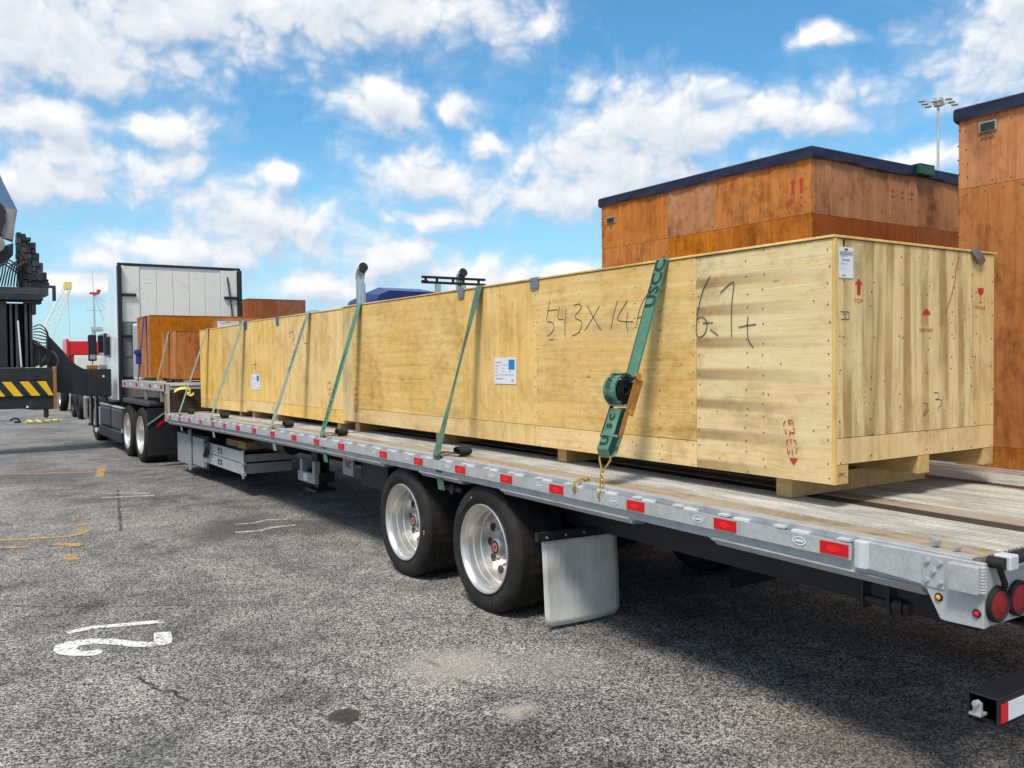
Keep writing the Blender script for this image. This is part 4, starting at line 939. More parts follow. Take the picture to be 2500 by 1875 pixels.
# big red crates with navy covers on the neighbouring trailer
def big_red(loc, label, x0, x1, y0, y1, z0, z1, seams_x, seams_y, zlow, mats_side, mats_end, grp='large red-brown crates under navy covers'):
    c = crate('covered_crate', loc, label, group=grp)
    for i, (a, b_) in enumerate(zip(seams_y[:-1], seams_y[1:])):
        for (p, q, mm) in ((z0, zlow-.001, None), (zlow+.001, z1, 1)):
            mm_ = mats_side[i % len(mats_side)]
            if p == z0: mm_ = 'red_v'
            MB().box(x0, x0+.018, a+.001, b_-.001, p, q).build('panel', mm_, c, .002)
    for i, (a, b_) in enumerate(zip(seams_x[:-1], seams_x[1:])):
        MB().box(a+.001, b_-.001, y0, y0+.018, zlow+.001, z1).build('panel', mats_end[i % len(mats_end)], c, .002)
        MB().box(a+.001, b_-.001, y0, y0+.018, z0, zlow-.001).build('panel', 'red_dark', c, .002)
    MB().box(x1-.018, x1, y0, y1, z0, z1).build('panel', 'red_v', c); MB().box(x0+.02, x1-.02, y1-.018, y1, z0, z1).build('panel', 'red_v', c)
    for x in (x0+.1, (x0+x1)/2, x1-.2): MB().box(x, x+.12, y0+.02, y1-.02, z0-.08, z0-.001).build('skid', 'timber_dirty', c)
    rq = random.Random(int(x1*7)); pp = []
    for q_ in seams_y[1:-1]+[seams_y[0]+.03, seams_y[-1]-.03]:
        for z_ in [z0+.08+.11*i_ for i_ in range(int((z1-z0)/.11)-1)]: pp += [(q_-.03+rq.uniform(-.01, .01), z_+rq.uniform(-.03, .03)), (q_+.03+rq.uniform(-.01, .01), z_+rq.uniform(-.03, .03))]
    for y_ in [y0+.1+.13*i_ for i_ in range(int((y1-y0)/.13)-1)]: pp += [(y_, zlow+.035+rq.uniform(-.01, .01)), (y_+.05, zlow-.035+rq.uniform(-.01, .01)), (y_, z1-.13)]
    nails(c, pp, 'x', x0-.001, .007)
    pp = [(x_+rq.uniform(-.01, .01), z_+rq.uniform(-.03, .03)) for x_ in seams_x[1:-1]+[x0+.05] for z_ in [z0+.08+.11*i_ for i_ in range(int((z1-z0)/.11)-1)]]+[(x_, zlow+.03) for x_ in [x0+.1+.15*i_ for i_ in range(15)]]
    nails(c, pp, 'y', y0-.001, .007)
    # tarpaulin cap with a soft folded skirt
    mb = MB(); n = 40; rr = random.Random(5)
    def edge(y_or_x, lo, hi): return [lo+(hi-lo)*k/n for k in range(n+1)]
    top = z1+.012
    ring = [(x0-.015, y) for y in edge(0, y1+.015, y0-.015)]+[(x, y0-.015) for x in edge(0, x0-.015, x1+.015)[1:]]+[(x1+.015, y) for y in edge(0, y0-.015, y1+.015)[1:]]+[(x, y1+.015) for x in edge(0, x1+.015, x0-.015)[1:-1]]
    N = len(ring); vs = []; cx_, cy_ = (x0+x1)/2, (y0+y1)/2
    for j, (dz, out) in enumerate(((0.010, 0), (0, .010), (-.035, .006), (-.075, .010), (-.088, .008))):
        for k, (x, y) in enumerate(ring):
            wv = .006*sin(k*.9+j)+.004*sin(k*2.3)
            ux = (x-cx_)/abs(x-cx_+1e-9) if abs(abs(x-cx_)-(x1-x0)/2-.015) < .01 else 0
            uy = (y-cy_)/abs(y-cy_+1e-9) if abs(abs(y-cy_)-(y1-y0)/2-.015) < .01 else 0
            vs.append((x+ux*(out+wv*(j > 1)), y+uy*(out+wv*(j > 1)), top+dz+(.006*sin(k*.31) if j == 4 else 0)))
    fs = [(j*N+k, j*N+(k+1) % N, (j+1)*N+(k+1) % N, (j+1)*N+k) for j in range(4) for k in range(N)]+[tuple(range(N))]
    mb.add(vs, fs); mb.build('tarpaulin', 'tarp', c, smooth=True)
    return c
CG = big_red((7.5, 6.4, 1.05), 'long red-brown plywood crate under a navy cover behind the yellow crate', 6.30, 8.90, 4.84, 7.66, 1.17, 3.535, [6.318, 7.874, 8.882], [4.84, 5.95, 6.60, 7.66], 2.985, ['red_v', 'red_pale', 'red_v'], ['red_pale', 'red_pale'])
def vent(par, x, y0, y1, z0, z1):
    o = MB().box(x-.012, x, y0, y1, z0, z1).build('vent', 'steel_grey', par, .002); mb = MB(); n = 6
    for k in range(n): zz = z0+.008+(z1-z0-.016)*k/n; mb.box(x-.016, x-.0125, y0+.012, y1-.012, zz, zz+(z1-z0)/n*.5)
    mb.build('vent_louvre', 'dark_steel', o)
vent(CG, 6.30, 7.42, 7.56, 3.26, 3.33)
mb = MB()
for y in (5.035, 4.945):
    mb.box(6.2965, 6.2985, y-.014, y+.014, 3.18, 3.275); mb.prism([(y+.024, 3.283), (y-.024, 3.283), (y, 3.315)], 'x', 6.2965, 6.2985)
[text_mb(mb, ch, .052, (6.2965, yy_, zz_), (0, -1, 0), (0, 0, 1)) for ch, yy_, zz_ in (('U', 5.035, 3.13), ('P', 4.945, 3.13), ('H', 5.035, 3.055), ('T', 4.945, 3.055))]; mb.build('upright_stamp', 'stencil', CG, kind='stuff')
mb = MB(); text_mb(mb, 'R', .04, (6.2965, 7.49, 3.22), (0, -1, 0), (0, 0, 1)); mb.build('small_stamp', 'ink', CG)
mb = MB()
for x in (7.47, 7.62, 7.77):
    mb.stroke([(x-.035, 3.24), (x+.035, 3.24)], lambda u, v: (u, 4.8375, v), .007); mb.stroke([(x, 3.24), (x, 3.275)], lambda u, v: (u, 4.8375, v), .007); mb.stroke([(x-.025, 3.285), (x+.025, 3.29)], lambda u, v: (u, 4.8375, v), .010)
    mb.stroke([(x-.02, 3.30), (x, 3.315), (x+.02, 3.30)], lambda u, v: (u, 4.8375, v), .006)
mb.build('handling_stamp', 'stencil', CG)
EP = root('corner_protector', (7.92, 4.82, 3.55), 'bright green plastic edge protector on the navy cover of the long red crate', 'edge protector', 'green edge protectors')
MB().box(7.80, 8.04, 4.765, 4.812, 3.475, 3.562).box(7.80, 8.04, 4.765, 4.95, 3.5625, 3.575).build('shell', 'green_pad', EP, .006)
EP2 = root('corner_protector', (6.9, 4.82, 3.55), 'smaller green edge protector peeping over the navy cover', 'edge protector', 'green edge protectors')
MB().box(6.98, 7.06, 5.6, 5.8, 3.562, 3.62).build('shell', 'green_pad', EP2, .006)
CH = big_red((7.5, 2.0, 1.05), 'tall red-brown plywood crate at the right edge of the picture, with a navy cover', 6.30, 8.80, .35, 3.555, 1.10, 3.535, [6.318, 7.5, 8.78], [.35, 1.9, 3.555], 2.968, ['red_v', 'red_v'], ['red_v', 'red_v'])
for ch in list(CH.children):
    if ch.name.startswith('panel') and ch.data.materials[0] == M['red_dark']: ch.data.materials[0] = M['red_v']
MB().box(6.3, 6.318, .352, 3.553, .90, 1.098).build('panel', 'red_v', CH, .002)
vent(CH, 6.30, 3.275, 3.40, 3.345, 3.42)
mb = MB(); text_mb(mb, 'ROAD', .035, (6.2965, 3.34, 3.30), (0, -1, 0), (0, 0, 1)); mb.build('small_stamp', 'ink', CH)
mb = MB(); text_mb(mb, 'rb', .10, (6.2965, 2.98, .985), (0, -1, 0), (0, 0, 1)); mb.build('small_stamp', 'stencil', CH)

# ---------------------------------------------------------------- tie down straps
rj = random.Random(4)
def strap(loc, label, yt, yb_, w_=.05, m_='strap', rail=True, twist=0, zt2=zt_+.018, xs_=(xa-.010, xb+.010), tail=True, coil=True, ztop=None):
    s_ = root('cargo_strap', loc, label, 'strap', 'green straps over the yellow crates')
    zt3 = zt2+.003; x0, x1 = xs_
    zr = zd(yb_); n = 24; pts = []; wv = []
    # near slope from the rail up to the crate edge
    for k in range(n+1):
        q = k/n; pts.append(Vector((3.108+(x0-.004-3.108)*q, yb_+(yt-yb_)*q, zr+.002+(zt3-.012-zr)*q)))
        d = Vector((x0-3.108, 0, zt3-zr)).normalized(); a = twist*sin(pi*q)
        side = Vector((0, 1, 0)); nn = Vector((-d.z, 0, d.x)); wv.append((side*cos(a)+nn*sin(a))*w_)
    pts += [Vector((x0+.004, yt, zt3)), Vector(((x0+x1)/2, yt, zt3+.001)), Vector((x1-.004, yt, zt3)), Vector((x1+.004, yt, zt3-.012)), Vector((5.70, yt, zr))]
    wv += [Vector((0, w_, 0))]*5
    MB().ribbon(pts, wv, .003).build('webbing', m_, s_)
    if tail: MB().ribbon([(3.108, yb_, zr), (3.115, yb_, zr-.02), (3.128, yb_, zr-.10), (3.135, yb_, zr-.16), (3.15, yb_, zr-.26)], Vector((0, w_*.95, 0)), .003).build('tail_webbing', m_, s_)
    if coil:  # rolled up end lying on the deck
        c = MB(); cx_, cy_ = 3.255, yb_-.13; pr = []; z0 = zd(cy_); jit = rj.uniform(.85, 1.15)
        for k in range(46):
            a = k*.38; r = .018+.00085*k; pr.append(Vector((cx_, cy_+cos(a)*r*1.35*jit, z0+.040+sin(a)*r*.66)))
        pr = [Vector((p.x, p.y, max(p.z, z0+.003))) for p in pr]
        wl = [Vector((w_*.9, .010*sin(k*.4), .006*cos(k*.31))) for k in range(len(pr))]
        c.ribbon(pr, wl, .0022); c.build('rolled_end', 'strap_dark', s_)
        MB().ribbon(smooth_path([(3.115, yb_-.01, zr+.012), (3.16, yb_-.06, zr+.03), (3.21, yb_-.09, zr+.022), (3.26, cy_-.02, zr+.008)]), Vector((.015, .035, 0)), .003).build('loose_end', 'strap_dark', s_)
    return s_
def strap_text(s_, body, q, yt, yb_, size, m_='strap_ink', x0=xa-.014, zt3=zt_+.009, k=1.0):
    zr = zd(yb_)+.002; d = Vector((x0-3.108, yt-yb_, zt3-zr)); p = Vector((3.108, yb_, zr))+d*q; d.normalize(); nn = Vector((-d.z, 0, d.x))
    mb = MB(); text_mb(mb, body, size, p+nn*.0035, d*k, Vector((0, 1, 0)), bold=size*.02); mb.build('webbing_print', m_, s_)
strap((3.6, 5.75, 1.04), 'green strap with dark folded face, left of the white label on the largest crate', 5.79, 5.73, .05, 'strap_mid', twist=-.35)
s_ = strap((3.6, 8.05, 1.04), 'green strap crossing close to the seam of the two largest crates', 8.08, 8.04, .05, 'strap')
strap_text(s_, 'US CARGO CONTROL', .42, 8.08, 8.04, .055); strap_text(s_, 'USCC', .12, 8.08, 8.04, .06, k=1.3)
s_ = strap((3.6, 9.5, 1.0), 'faded green strap with printed upper half, just right of the smaller label', 9.50, 9.56, .05, 'strap_dull')
strap_text(s_, 'US CARGO CONTROL', .70, 9.50, 9.56, .06)
strap((3.6, 12.05, 1.0), 'faded green strap at the joint of the middle and farthest yellow crates', 11.98, 12.10, .05, 'strap_dull')
strap((3.6, 13.9, .97), 'thin green strap over the farthest yellow crate by the step', 13.87, 13.95, .045, 'strap_dull', zt2=2.272+.016)
# ratchet strap in front
RS = root('ratchet_strap', (3.3, 3.78, 1.04), 'green strap with rusty ratchet, chain and hook on the front of the largest crate', 'strap', 'green straps over the yellow crates')
pT = Vector((xa-.014, 3.752, zt_+.009)); pB = Vector((3.330, 3.79, 1.655)); d = (pT-pB).normalized(); nn = Vector((-d.z, 0, d.x)).normalized()
pr = [pB-d*.04, pB, pB+d*.3, pT, Vector((xa-.006, 3.752, zt_+.021)), Vector((4.27, 3.752, zt_+.022)), Vector((xb+.006, 3.752, zt_+.021)), Vector((xb+.014, 3.752, zt_+.006)), Vector((5.70, 3.752, 1.04))]
MB().ribbon(pr, Vector((0, .050, 0)), .003).build('webbing', 'strap', RS)
mb = MB()
for sy in (-1, 1): mb.ribbon([q+nn*.0022+Vector((0, sy*.0435, 0)) for q in (pB, pB+(pT-pB)*.5, pT)], Vector((0, .0022, 0)), .0008)
mb.build('edge_stripe', 'strap_ink', RS)
mb = MB(); text_mb(mb, 'USCC', .115, pB+(pT-pB)*.80+nn*.0035, d*1.0, Vector((0, 1, 0)), bold=.0035); mb.build('webbing_print', 'strap_ink', RS)
mb = MB(); text_mb(mb, 'C', .115, pB+(pT-pB)*.03+nn*.0035, d*1.0, Vector((0, 1, 0)), bold=.0035)
# big roll of webbing on the ratchet drum
cR = Vector((3.262, 3.815, 1.575)); mb = MB(); pr = []
for k in range(40):
    a = -k*.33+1.9; r = .088-.0004*k; pr.append(cR+Vector((cos(a)*r, 0, sin(a)*r*1.12)))
mb.ribbon(pr, Vector((0, .050, 0)), .0028); mb.build('webbing_roll', 'strap', RS)
mb = MB(); pr = []
for k in range(70):
    a = -k*.36; r = .066-.0007*k; pr.append(cR+Vector((cos(a)*r+.008, 0, sin(a)*r)))
mb.ribbon(pr, Vector((0, .046, 0)), .0035); mb.build('inner_webbing', 'strap_dark', RS)  # inner turns near black: shade inside the roll put into the colour
mb = MB()
for i_, ch_ in enumerate('GO CONT'):
    a = radians(222-i_*18); p = cR+Vector((cos(a)*.0915, 0, sin(a)*.0915*1.12)); tg = Vector((sin(a), 0, -cos(a)*1.05)).normalized()
    text_mb(mb, ch_, .050, p, tg*1.0, Vector((0, 1, 0)), bold=.0015)
mb.build('roll_print', 'strap_ink', RS)
# ratchet body, axis along Y
e0 = Vector((3.335, 3.745, 1.650)); e1 = Vector((3.205, 3.745, 1.315)); dr = (e1-e0).normalized()
mb = MB()
mb.beam(e0-dr*.02, e1, .006, .030, up=(1, 0, 0)); mb.build('ratchet_side', 'rust', RS, .002)
mb = MB(); mb.beam(e0+Vector((-.06, .122, -.10)), e1+Vector((-.035, .122, -.01)), .006, .024, up=(1, 0, 0)); mb.build('ratchet_side', 'dark_steel', RS, .002)
mb = MB(); mb.beam(e0+Vector((.028, .0, -.02)), e0+Vector((-.055, .0, -.22)), .008, .034, up=(1, 0, 0)); mb.build('ratchet_handle', 'rust', RS, .002)
mb = MB(); mb.cyl(e0+Vector((.0, -.015, 0)), e0+Vector((0, .010, 0)), .022, 14); mb.cyl(e0+Vector((-.06, -.012, -.20)), e0+Vector((-.06, .004, -.20)), .016, 12); mb.build('ratchet_pawl', 'zinc', RS, smooth=True)
for off, q in ((0.0, .02), (.0, .48), (.0, .98)):
    p = e0+(e1-e0)*q+Vector((-.040 if q > .4 else -.012, 0, 0)); mb = MB(); mb.cyl(p+Vector((0, -.012, 0)), p+Vector((0, .128, .0)), .0075, 12); mb.build('cross_rod', 'chrome', RS, smooth=True)
# short webbing loop below the ratchet
f0 = Vector((3.245, 3.805, 1.47)); f1 = Vector((3.155, 3.815, 1.225))
mb = MB(); mb.ribbon([f0+Vector((-.02, 0, 0)), f0+(f1-f0)*.5+Vector((-.022, 0, 0)), f1+Vector((-.022, 0, .02)), f1+Vector((-.010, 0, -.02)), f1+Vector((.02, 0, -.022)), f1+Vector((.045, 0, 0)), f0+(f1-f0)*.5+Vector((.05, 0, 0)), f0+Vector((.04, 0, 0))], Vector((0, .048, 0)), .004); mb.build('short_webbing', 'strap', RS)
dd = (f0-f1).normalized(); n2_ = Vector((-dd.z, 0, dd.x))
mb = MB(); text_mb(mb, 'S C', .062, f1+(f0-f1)*.70+n2_*.030, dd, Vector((0, 1, 0)), bold=.002); text_mb(mb, 'U', .085, f1+(f0-f1)*.24+n2_*.030, dd, Vector((0, 1, 0)), bold=.004); mb.build('webbing_print', 'strap_ink', RS)
mb = MB(); a_ = Vector((3.150, 3.860, 1.203)); b2 = Vector((3.150, 3.765, 1.203)); c_ = Vector((3.125, 3.805, 1.115))
mb.tube([a_, a_+Vector((-.003, .0, -.02)), c_+Vector((0, .008, .01)), c_], .0055, 8); mb.tube([b2, b2+Vector((-.003, 0, -.02)), c_+Vector((0, -.008, .01)), c_], .0055, 8); mb.cyl(a_, b2, .0055, 8); mb.build('delta_ring', 'zinc', RS, smooth=True)
for i_ in range(6):
    p = Vector((3.118-.002*i_, 3.806-.001*i_, 1.110-.0155*i_)); mb = MB(); ring = []
    for k in range(12):
        a = 2*pi*k/12; v_ = Vector((0, cos(a)*.0085, sin(a)*.014)) if i_ % 2 else Vector((cos(a)*.0085, 0, sin(a)*.014)); ring.append(p+v_)
    mb.tube(ring, .0032, 6, True); mb.build('chain_link', 'zinc', RS, smooth=True)
mb = MB(); mb.tube(smooth_path([(3.108, 3.80, 1.022), (3.090, 3.80, 1.005), (3.088, 3.80, .985), (3.098, 3.80, .968), (3.112, 3.80, .975)]), .006, 8); mb.build('grab_hook', 'zinc', RS, smooth=True)
HK = root('grab_hook', (3.12, 4.02, 1.03), 'spare brass coloured hook lying over the side rail', 'hook')
mb = MB(); mb.tube(smooth_path([(3.17, 4.00, 1.050), (3.13, 4.01, 1.052), (3.10, 4.02, 1.040), (3.088, 4.025, 1.015), (3.090, 4.025, .992), (3.100, 4.022, .985)]), .0085, 8); mb.cyl((3.165, 3.985, 1.048), (3.165, 4.015, 1.048), .014, 12); mb.build('hook_body', 'zinc', HK, smooth=True)
# straps on the upper deck
US = root('cargo_strap', (3.3, 15.65, 1.44), 'faded strap over the small red-brown crate on the upper deck', 'strap')
MB().ribbon([(3.10, 15.45, 1.44), (3.31, 15.48, 2.285), (3.33, 15.48, 2.294), (4.88, 15.48, 2.294), (4.915, 15.48, 2.28), (5.70, 15.48, 1.44)], Vector((0, .045, 0)), .003).build('webbing', 'strap_dull', US)
MB().ribbon([(3.30, 15.3, 1.446), (3.26, 15.2, 1.49), (3.22, 15.1, 1.446)], Vector((.05, 0, 0)), .02).build('rolled_end', 'strap_dark', US)
BS = root('cargo_strap', (3.2, 17.3, 1.44), 'blue ratchet strap on the wide red-brown crate', 'strap')
MB().ribbon([(3.10, 17.05, 1.44), (3.16, 17.1, 1.95), (3.26, 17.25, 2.635), (3.34, 17.25, 2.650), (5.30, 17.25, 2.650), (5.37, 17.25, 2.63), (5.70, 17.25, 1.44)], Vector((0, .06, 0)), .004).build('webbing', 'blue_strap', BS)
mb = MB(); mb.box(3.08, 3.16, 17.0, 17.14, 1.75, 1.98); mb.cyl((3.10, 16.98, 1.97), (3.10, 17.16, 1.97), .05, 12); mb.build('ratchet', 'blue_strap', BS, .01)
YS = root('cargo_strap', (3.6, 14.7, 1.25), 'bright yellow strap bundle hanging on the step of the trailer', 'strap')
rr = random.Random(11)
mb = MB(); mb.ribbon(smooth_path([(3.22, 14.74, 1.30), (3.30, 14.73, 1.345), (3.42, 14.72, 1.35), (3.47, 14.72, 1.30), (3.42, 14.72, 1.27), (3.47, 14.71, 1.24), (3.52, 14.72, 1.26)]), Vector((.006, .014, .020)), .010)
mb.build('webbing', 'yellow_strap', YS, smooth=True)
mb = MB(); mb.ribbon(smooth_path([(3.09, 14.78, 1.28), (3.085, 14.78, 1.15), (3.09, 14.77, 1.06), (3.095, 14.77, .98)]), Vector((0, .03, 0)), .015); mb.build('webbing_end', 'zinc', YS)
YG = root('strap_pile', (2.55, 29.9, 0), 'yellow strap dropped in a heap on the asphalt under the crane', 'strap')
mb = MB(); pts = [(2.25+.075*i, 29.9+.22*sin(i*2.1), .03+.05*abs(sin(i*1.3))) for i in range(14)]
mb.ribbon(smooth_path(pts, 4), Vector((.02, .07, .01)), .03); mb.build('webbing', 'yellow_strap', YG, smooth=True)
DG = root('shackle', (2.09, 30.3, 0), 'small dark shackle lying left of the yellow strap heap', 'shackle')
mb = MB(); mb.tube([(2.0+.12*cos(a*.5), 30.3, .05+.1*sin(a*.5)) for a in range(0, 7)], .03, 8); mb.box(1.98, 2.16, 30.25, 30.35, 0, .05); mb.build('bow', 'dark_steel', DG)

# ---------------------------------------------------------------- trucks
def simple_wheel(par, x, y, sgn, r=.50, wd_=.28, m_='rim', wide=True):
    o = MB().cyl((x+sgn*.10, y, r), (x+sgn*(wd_+.04), y, r), r*.42, 20).build('wheel', 'dark_steel', par)
    prof = [(.045, r*.62), (.01, r*.72), (0, r*.85), (.02, r*.96), (.05, r), (wd_-.05, r), (wd_-.02, r*.96), (wd_, r*.85), (wd_-.01, r*.72), (wd_-.045, r*.62)]
    MB().lathe_x(prof, x, y, r, sgn, 40).build('tyre', 'rubber', o, smooth=True)
    MB().lathe_x([(.05, r*.63), (.015, r*.65), (.012, r*.62), (.03, r*.58), (.12, r*.54), (.13, r*.30), (.08, r*.26), (.06, 0)], x, y, r, sgn, 32).build('rim', m_, o, smooth=True)
    return o
# white tractor pulling the trailer
WT = root('white_tractor', (4.4, 20.5, 0), 'white sleeper tractor with black trim seen from behind, coupled to the loaded trailer', 'truck')
x0, x1, yr = 3.16, 5.64, 19.3
# sleeper shell: rear wall slopes back at the roof, narrowing to the cab in front
def shell(mb, secs):
    """secs: list of (y, [(x,z)...]) closed outlines of equal length"""
    n = len(secs[0][1]); vs = []
    for y, o in secs: vs += [(x, y, z) for x, z in o]
    fs = [tuple(range(n)), tuple((len(secs)-1)*n+k for k in range(n))[::-1]]
    for j in range(len(secs)-1):
        for k in range(n): k2 = (k+1) % n; fs.append((j*n+k, (j+1)*n+k, (j+1)*n+k2, j*n+k2))
    return mb.add(vs, fs)
def outl(xa_, xb_, za, zb_, r): return [(xa_, za), (xa_, zb_-r), (xa_+r*.3, zb_-r*.3), (xa_+r, zb_), (xb_-r, zb_), (xb_-r*.3, zb_-r*.3), (xb_, zb_-r), (xb_, za)]
mb = MB(); shell(mb, [(yr+.03, outl(x0+.01, x1-.01, 1.02, 3.79, .16)), (yr+1.0, outl(x0, x1, 1.0, 3.82, .2)), (yr+1.9, outl(x0+.08, x1-.08, 1.0, 3.55, .3)), (yr+3.0, outl(x0+.14, x1-.14, 1.0, 2.95, .35)), (yr+3.3, outl(x0+.16, x1-.16, 1.0, 2.05, .3)), (yr+5.0, outl(x0+.35, x1-.35, .9, 1.75, .25)), (yr+5.5, outl(x0+.5, x1-.5, .7, 1.45, .2))])
mb.build('cab_shell', 'white_paint', WT, .0, smooth=True)
n_ = 4
for i in range(5):
    a = x0+.42+(x1-x0-.84)*i/5; b_ = x0+.42+(x1-x0-.84)*(i+1)/5
    MB().box(a+.003, b_-.003, yr, yr+.028, 2.62, 3.70).build('rear_panel', 'cab_panel', WT, .004)
for a, b_ in ((x0+.07, x0+.415), (x1-.415, x1-.07)): MB().box(a, b_, yr-.012, yr+.028, 2.62, 3.76).build('rear_panel', 'cab_panel', WT, .008)
MB().box(x0+.06, x1-.06, yr-.005, yr+.028, 1.05, 2.612).build('lower_rear_panel', 'cab_low', WT, .006)
MB().box(x0+.075, x0+.24, yr-.02, yr-.006, 1.9, 2.6).build('side_locker', 'cab_low', WT, .006)
MB().box(x0-.005, x1+.005, yr-.02, yr+.05, 3.775, 3.825).build('roof_trim', 'black', WT, .01)
for a, b_ in ((x0-.015, x0+.055), (x1-.055, x1+.015)): MB().box(a, b_, yr-.10, yr+.06, 1.02, 3.77).build('side_extender', 'black', WT, .012)
for a, b_ in ((x0+.06, x0+.34), (x1-.36, x1-.06)): MB().box(a, b_, yr-.07, yr-.021, 3.14, 3.20).build('grab_bracket', 'black', WT, .01)
for z in (2.3, 1.45): MB().box(x0+.06, x0+.30, yr-.06, yr-.021, z, z+.05).build('grab_bracket', 'black', WT, .008)
mb = MB(); mb.tube([(x1-.28, yr-.03, 3.62), (x1-.26, yr-.05, 3.4), (x1-.20, yr-.05, 2.9), (x1-.19, yr-.04, 2.5)], .015, 6); mb.build('air_hose', 'black', WT)
mb = MB()
for k in range(3):
    for j in range(2): mb.cyl((x0+.52+k*.06, yr-.003, 3.42+j*.09), (x0+.52+k*.06, yr+.001, 3.42+j*.09), .010, 8)
mb.build('rivet', 'steel_grey', WT, kind='stuff')
MB().box(x0-.012, x0+.004, yr+1.1, yr+1.45, 1.9, 2.35).build('side_window', 'glass', WT, .004)
MB().box(x0+.03, x0+.10, yr+2.1, yr+2.75, 1.95, 2.45).build('side_window', 'glass', WT, .004)
# mirrors
for yy, zz0, zz1, xx in ((21.5, 1.83, 2.42, 2.97),):
    o = MB().box(xx-.085, xx+.085, yy, yy+.10, zz0, zz1).build('mirror', 'black', WT, .025)
    MB().box(xx-.06, xx+.06, yy-.004, yy-.001, zz0+.04, zz0+.14).build('mirror_glass', 'chrome', o)
    mb = MB(); mb.tube([(xx, yy+.05, zz1-.02), (xx+.02, yy+.06, zz1+.10), (xx+.25, yy+.1, zz1+.12)], .015, 6); mb.tube([(xx, yy+.05, zz0+.02), (xx, yy+.06, zz0-.12), (xx+.25, yy+.1, zz0-.14)], .015, 6); mb.build('mirror_arm', 'steel_grey', o)
MB().box(3.13, 3.25, 21.8, 21.9, 2.02, 2.42).build('mirror', 'black', WT, .02)
MB().box(x1+.05, x1+.25, 21.5, 21.6, 1.83, 2.42).build('mirror', 'black', WT, .02)
# chassis, tanks, steps, wings
for a in (3.95, 4.75): MB().box(a, a+.10, 15.8, 24.3, .80, 1.02).build('chassis_rail', 'dark_steel', WT)
mb = MB(); mb.box(3.9, 4.9, 16.6, 17.9, 1.03, 1.12); mb.build('fifth_wheel', 'dark_steel', WT, .02)
for a, b_ in ((3.06, 3.72), (5.08, 5.74)):
    for y0_, y1_ in ((18.6, 19.85), (19.88, 21.2)):
        MB().box(a, b_, y0_, y1_, .42, .86).build('fuel_tank', 'grey_plastic', WT, .05)
    MB().box(a-.0, a+.05 if a < 4 else b_, 18.55, 21.3, .87, .90).build('tank_step', 'alu_bright', WT)
    MB().box(a-.02, a+.06, 18.5, 21.4, .20, .40).build('side_skirt', 'black', WT, .01)
    MB().box(a-.03, a+.08, 18.5, 21.4, .385, .415).build('step_plate', 'grey_plastic', WT, .005)
MB().box(3.04, 3.1, 18.48, 18.54, .40, .47).build('step_bracket', 'alu_bright', WT)
mb = MB(); mb.box(3.05, 3.12, 21.3, 21.5, .35, .80); mb.box(3.04, 3.10, 21.35, 21.5, .25, .42); mb.build('chrome_step', 'alu_bright', WT, .01)
for y in (16.62, 17.88):
    make_wheel(WT, 3.03, y, 1, True, dish=.16, simple_=True, z=.485).scale = (1, 1.1, 1.1)
    make_wheel(WT, 5.77, y, -1, True, dish=.16, simple_=True, z=.485).scale = (1, 1.1, 1.1)
    MB().cyl((3.4, y, .49), (5.4, y, .49), .08, 12).build('axle', 'dark_steel', WT)
for x_, sg in ((3.07, 1), (5.73, -1)): simple_wheel(WT, x_, 22.1, sg)
for a, b_ in ((3.05, 3.55), (5.25, 5.75)):
    mb = MB(); mb.box(a, b_, 15.95, 18.4, 1.01, 1.10); mb.build('wheel_guard', 'grey_plastic', WT, .03)
MB().box(2.98, 3.52, 15.66, 15.68, .20, 1.0).build('mud_flap', 'black', WT, .004); MB().box(5.28, 5.80, 15.66, 15.68, .20, 1.0).build('mud_flap', 'black', WT, .004)
mb = MB(); mb.beam((2.97, 15.645, .72), (3.26, 15.645, .92), .02, .02); mb.build('flap_trim', 'steel_grey', WT)
mb = MB(); text_mb(mb, 'TRUCK', .085, (3.20, 15.655, .74), Vector((1, 0, .62)).normalized(), Vector((-.55, 0, 1)).normalized()); 
mb = MB(); mb.prism([(3.12, .66), (3.32, .82), (3.34, .88), (3.14, .73)], 'y', 15.652, 15.658); mb.build('flap_logo', 'red_lens', WT)
MB().box(3.2, 5.6, 24.6, 25.0, .35, .95).build('front_bumper', 'chrome', WT, .05)

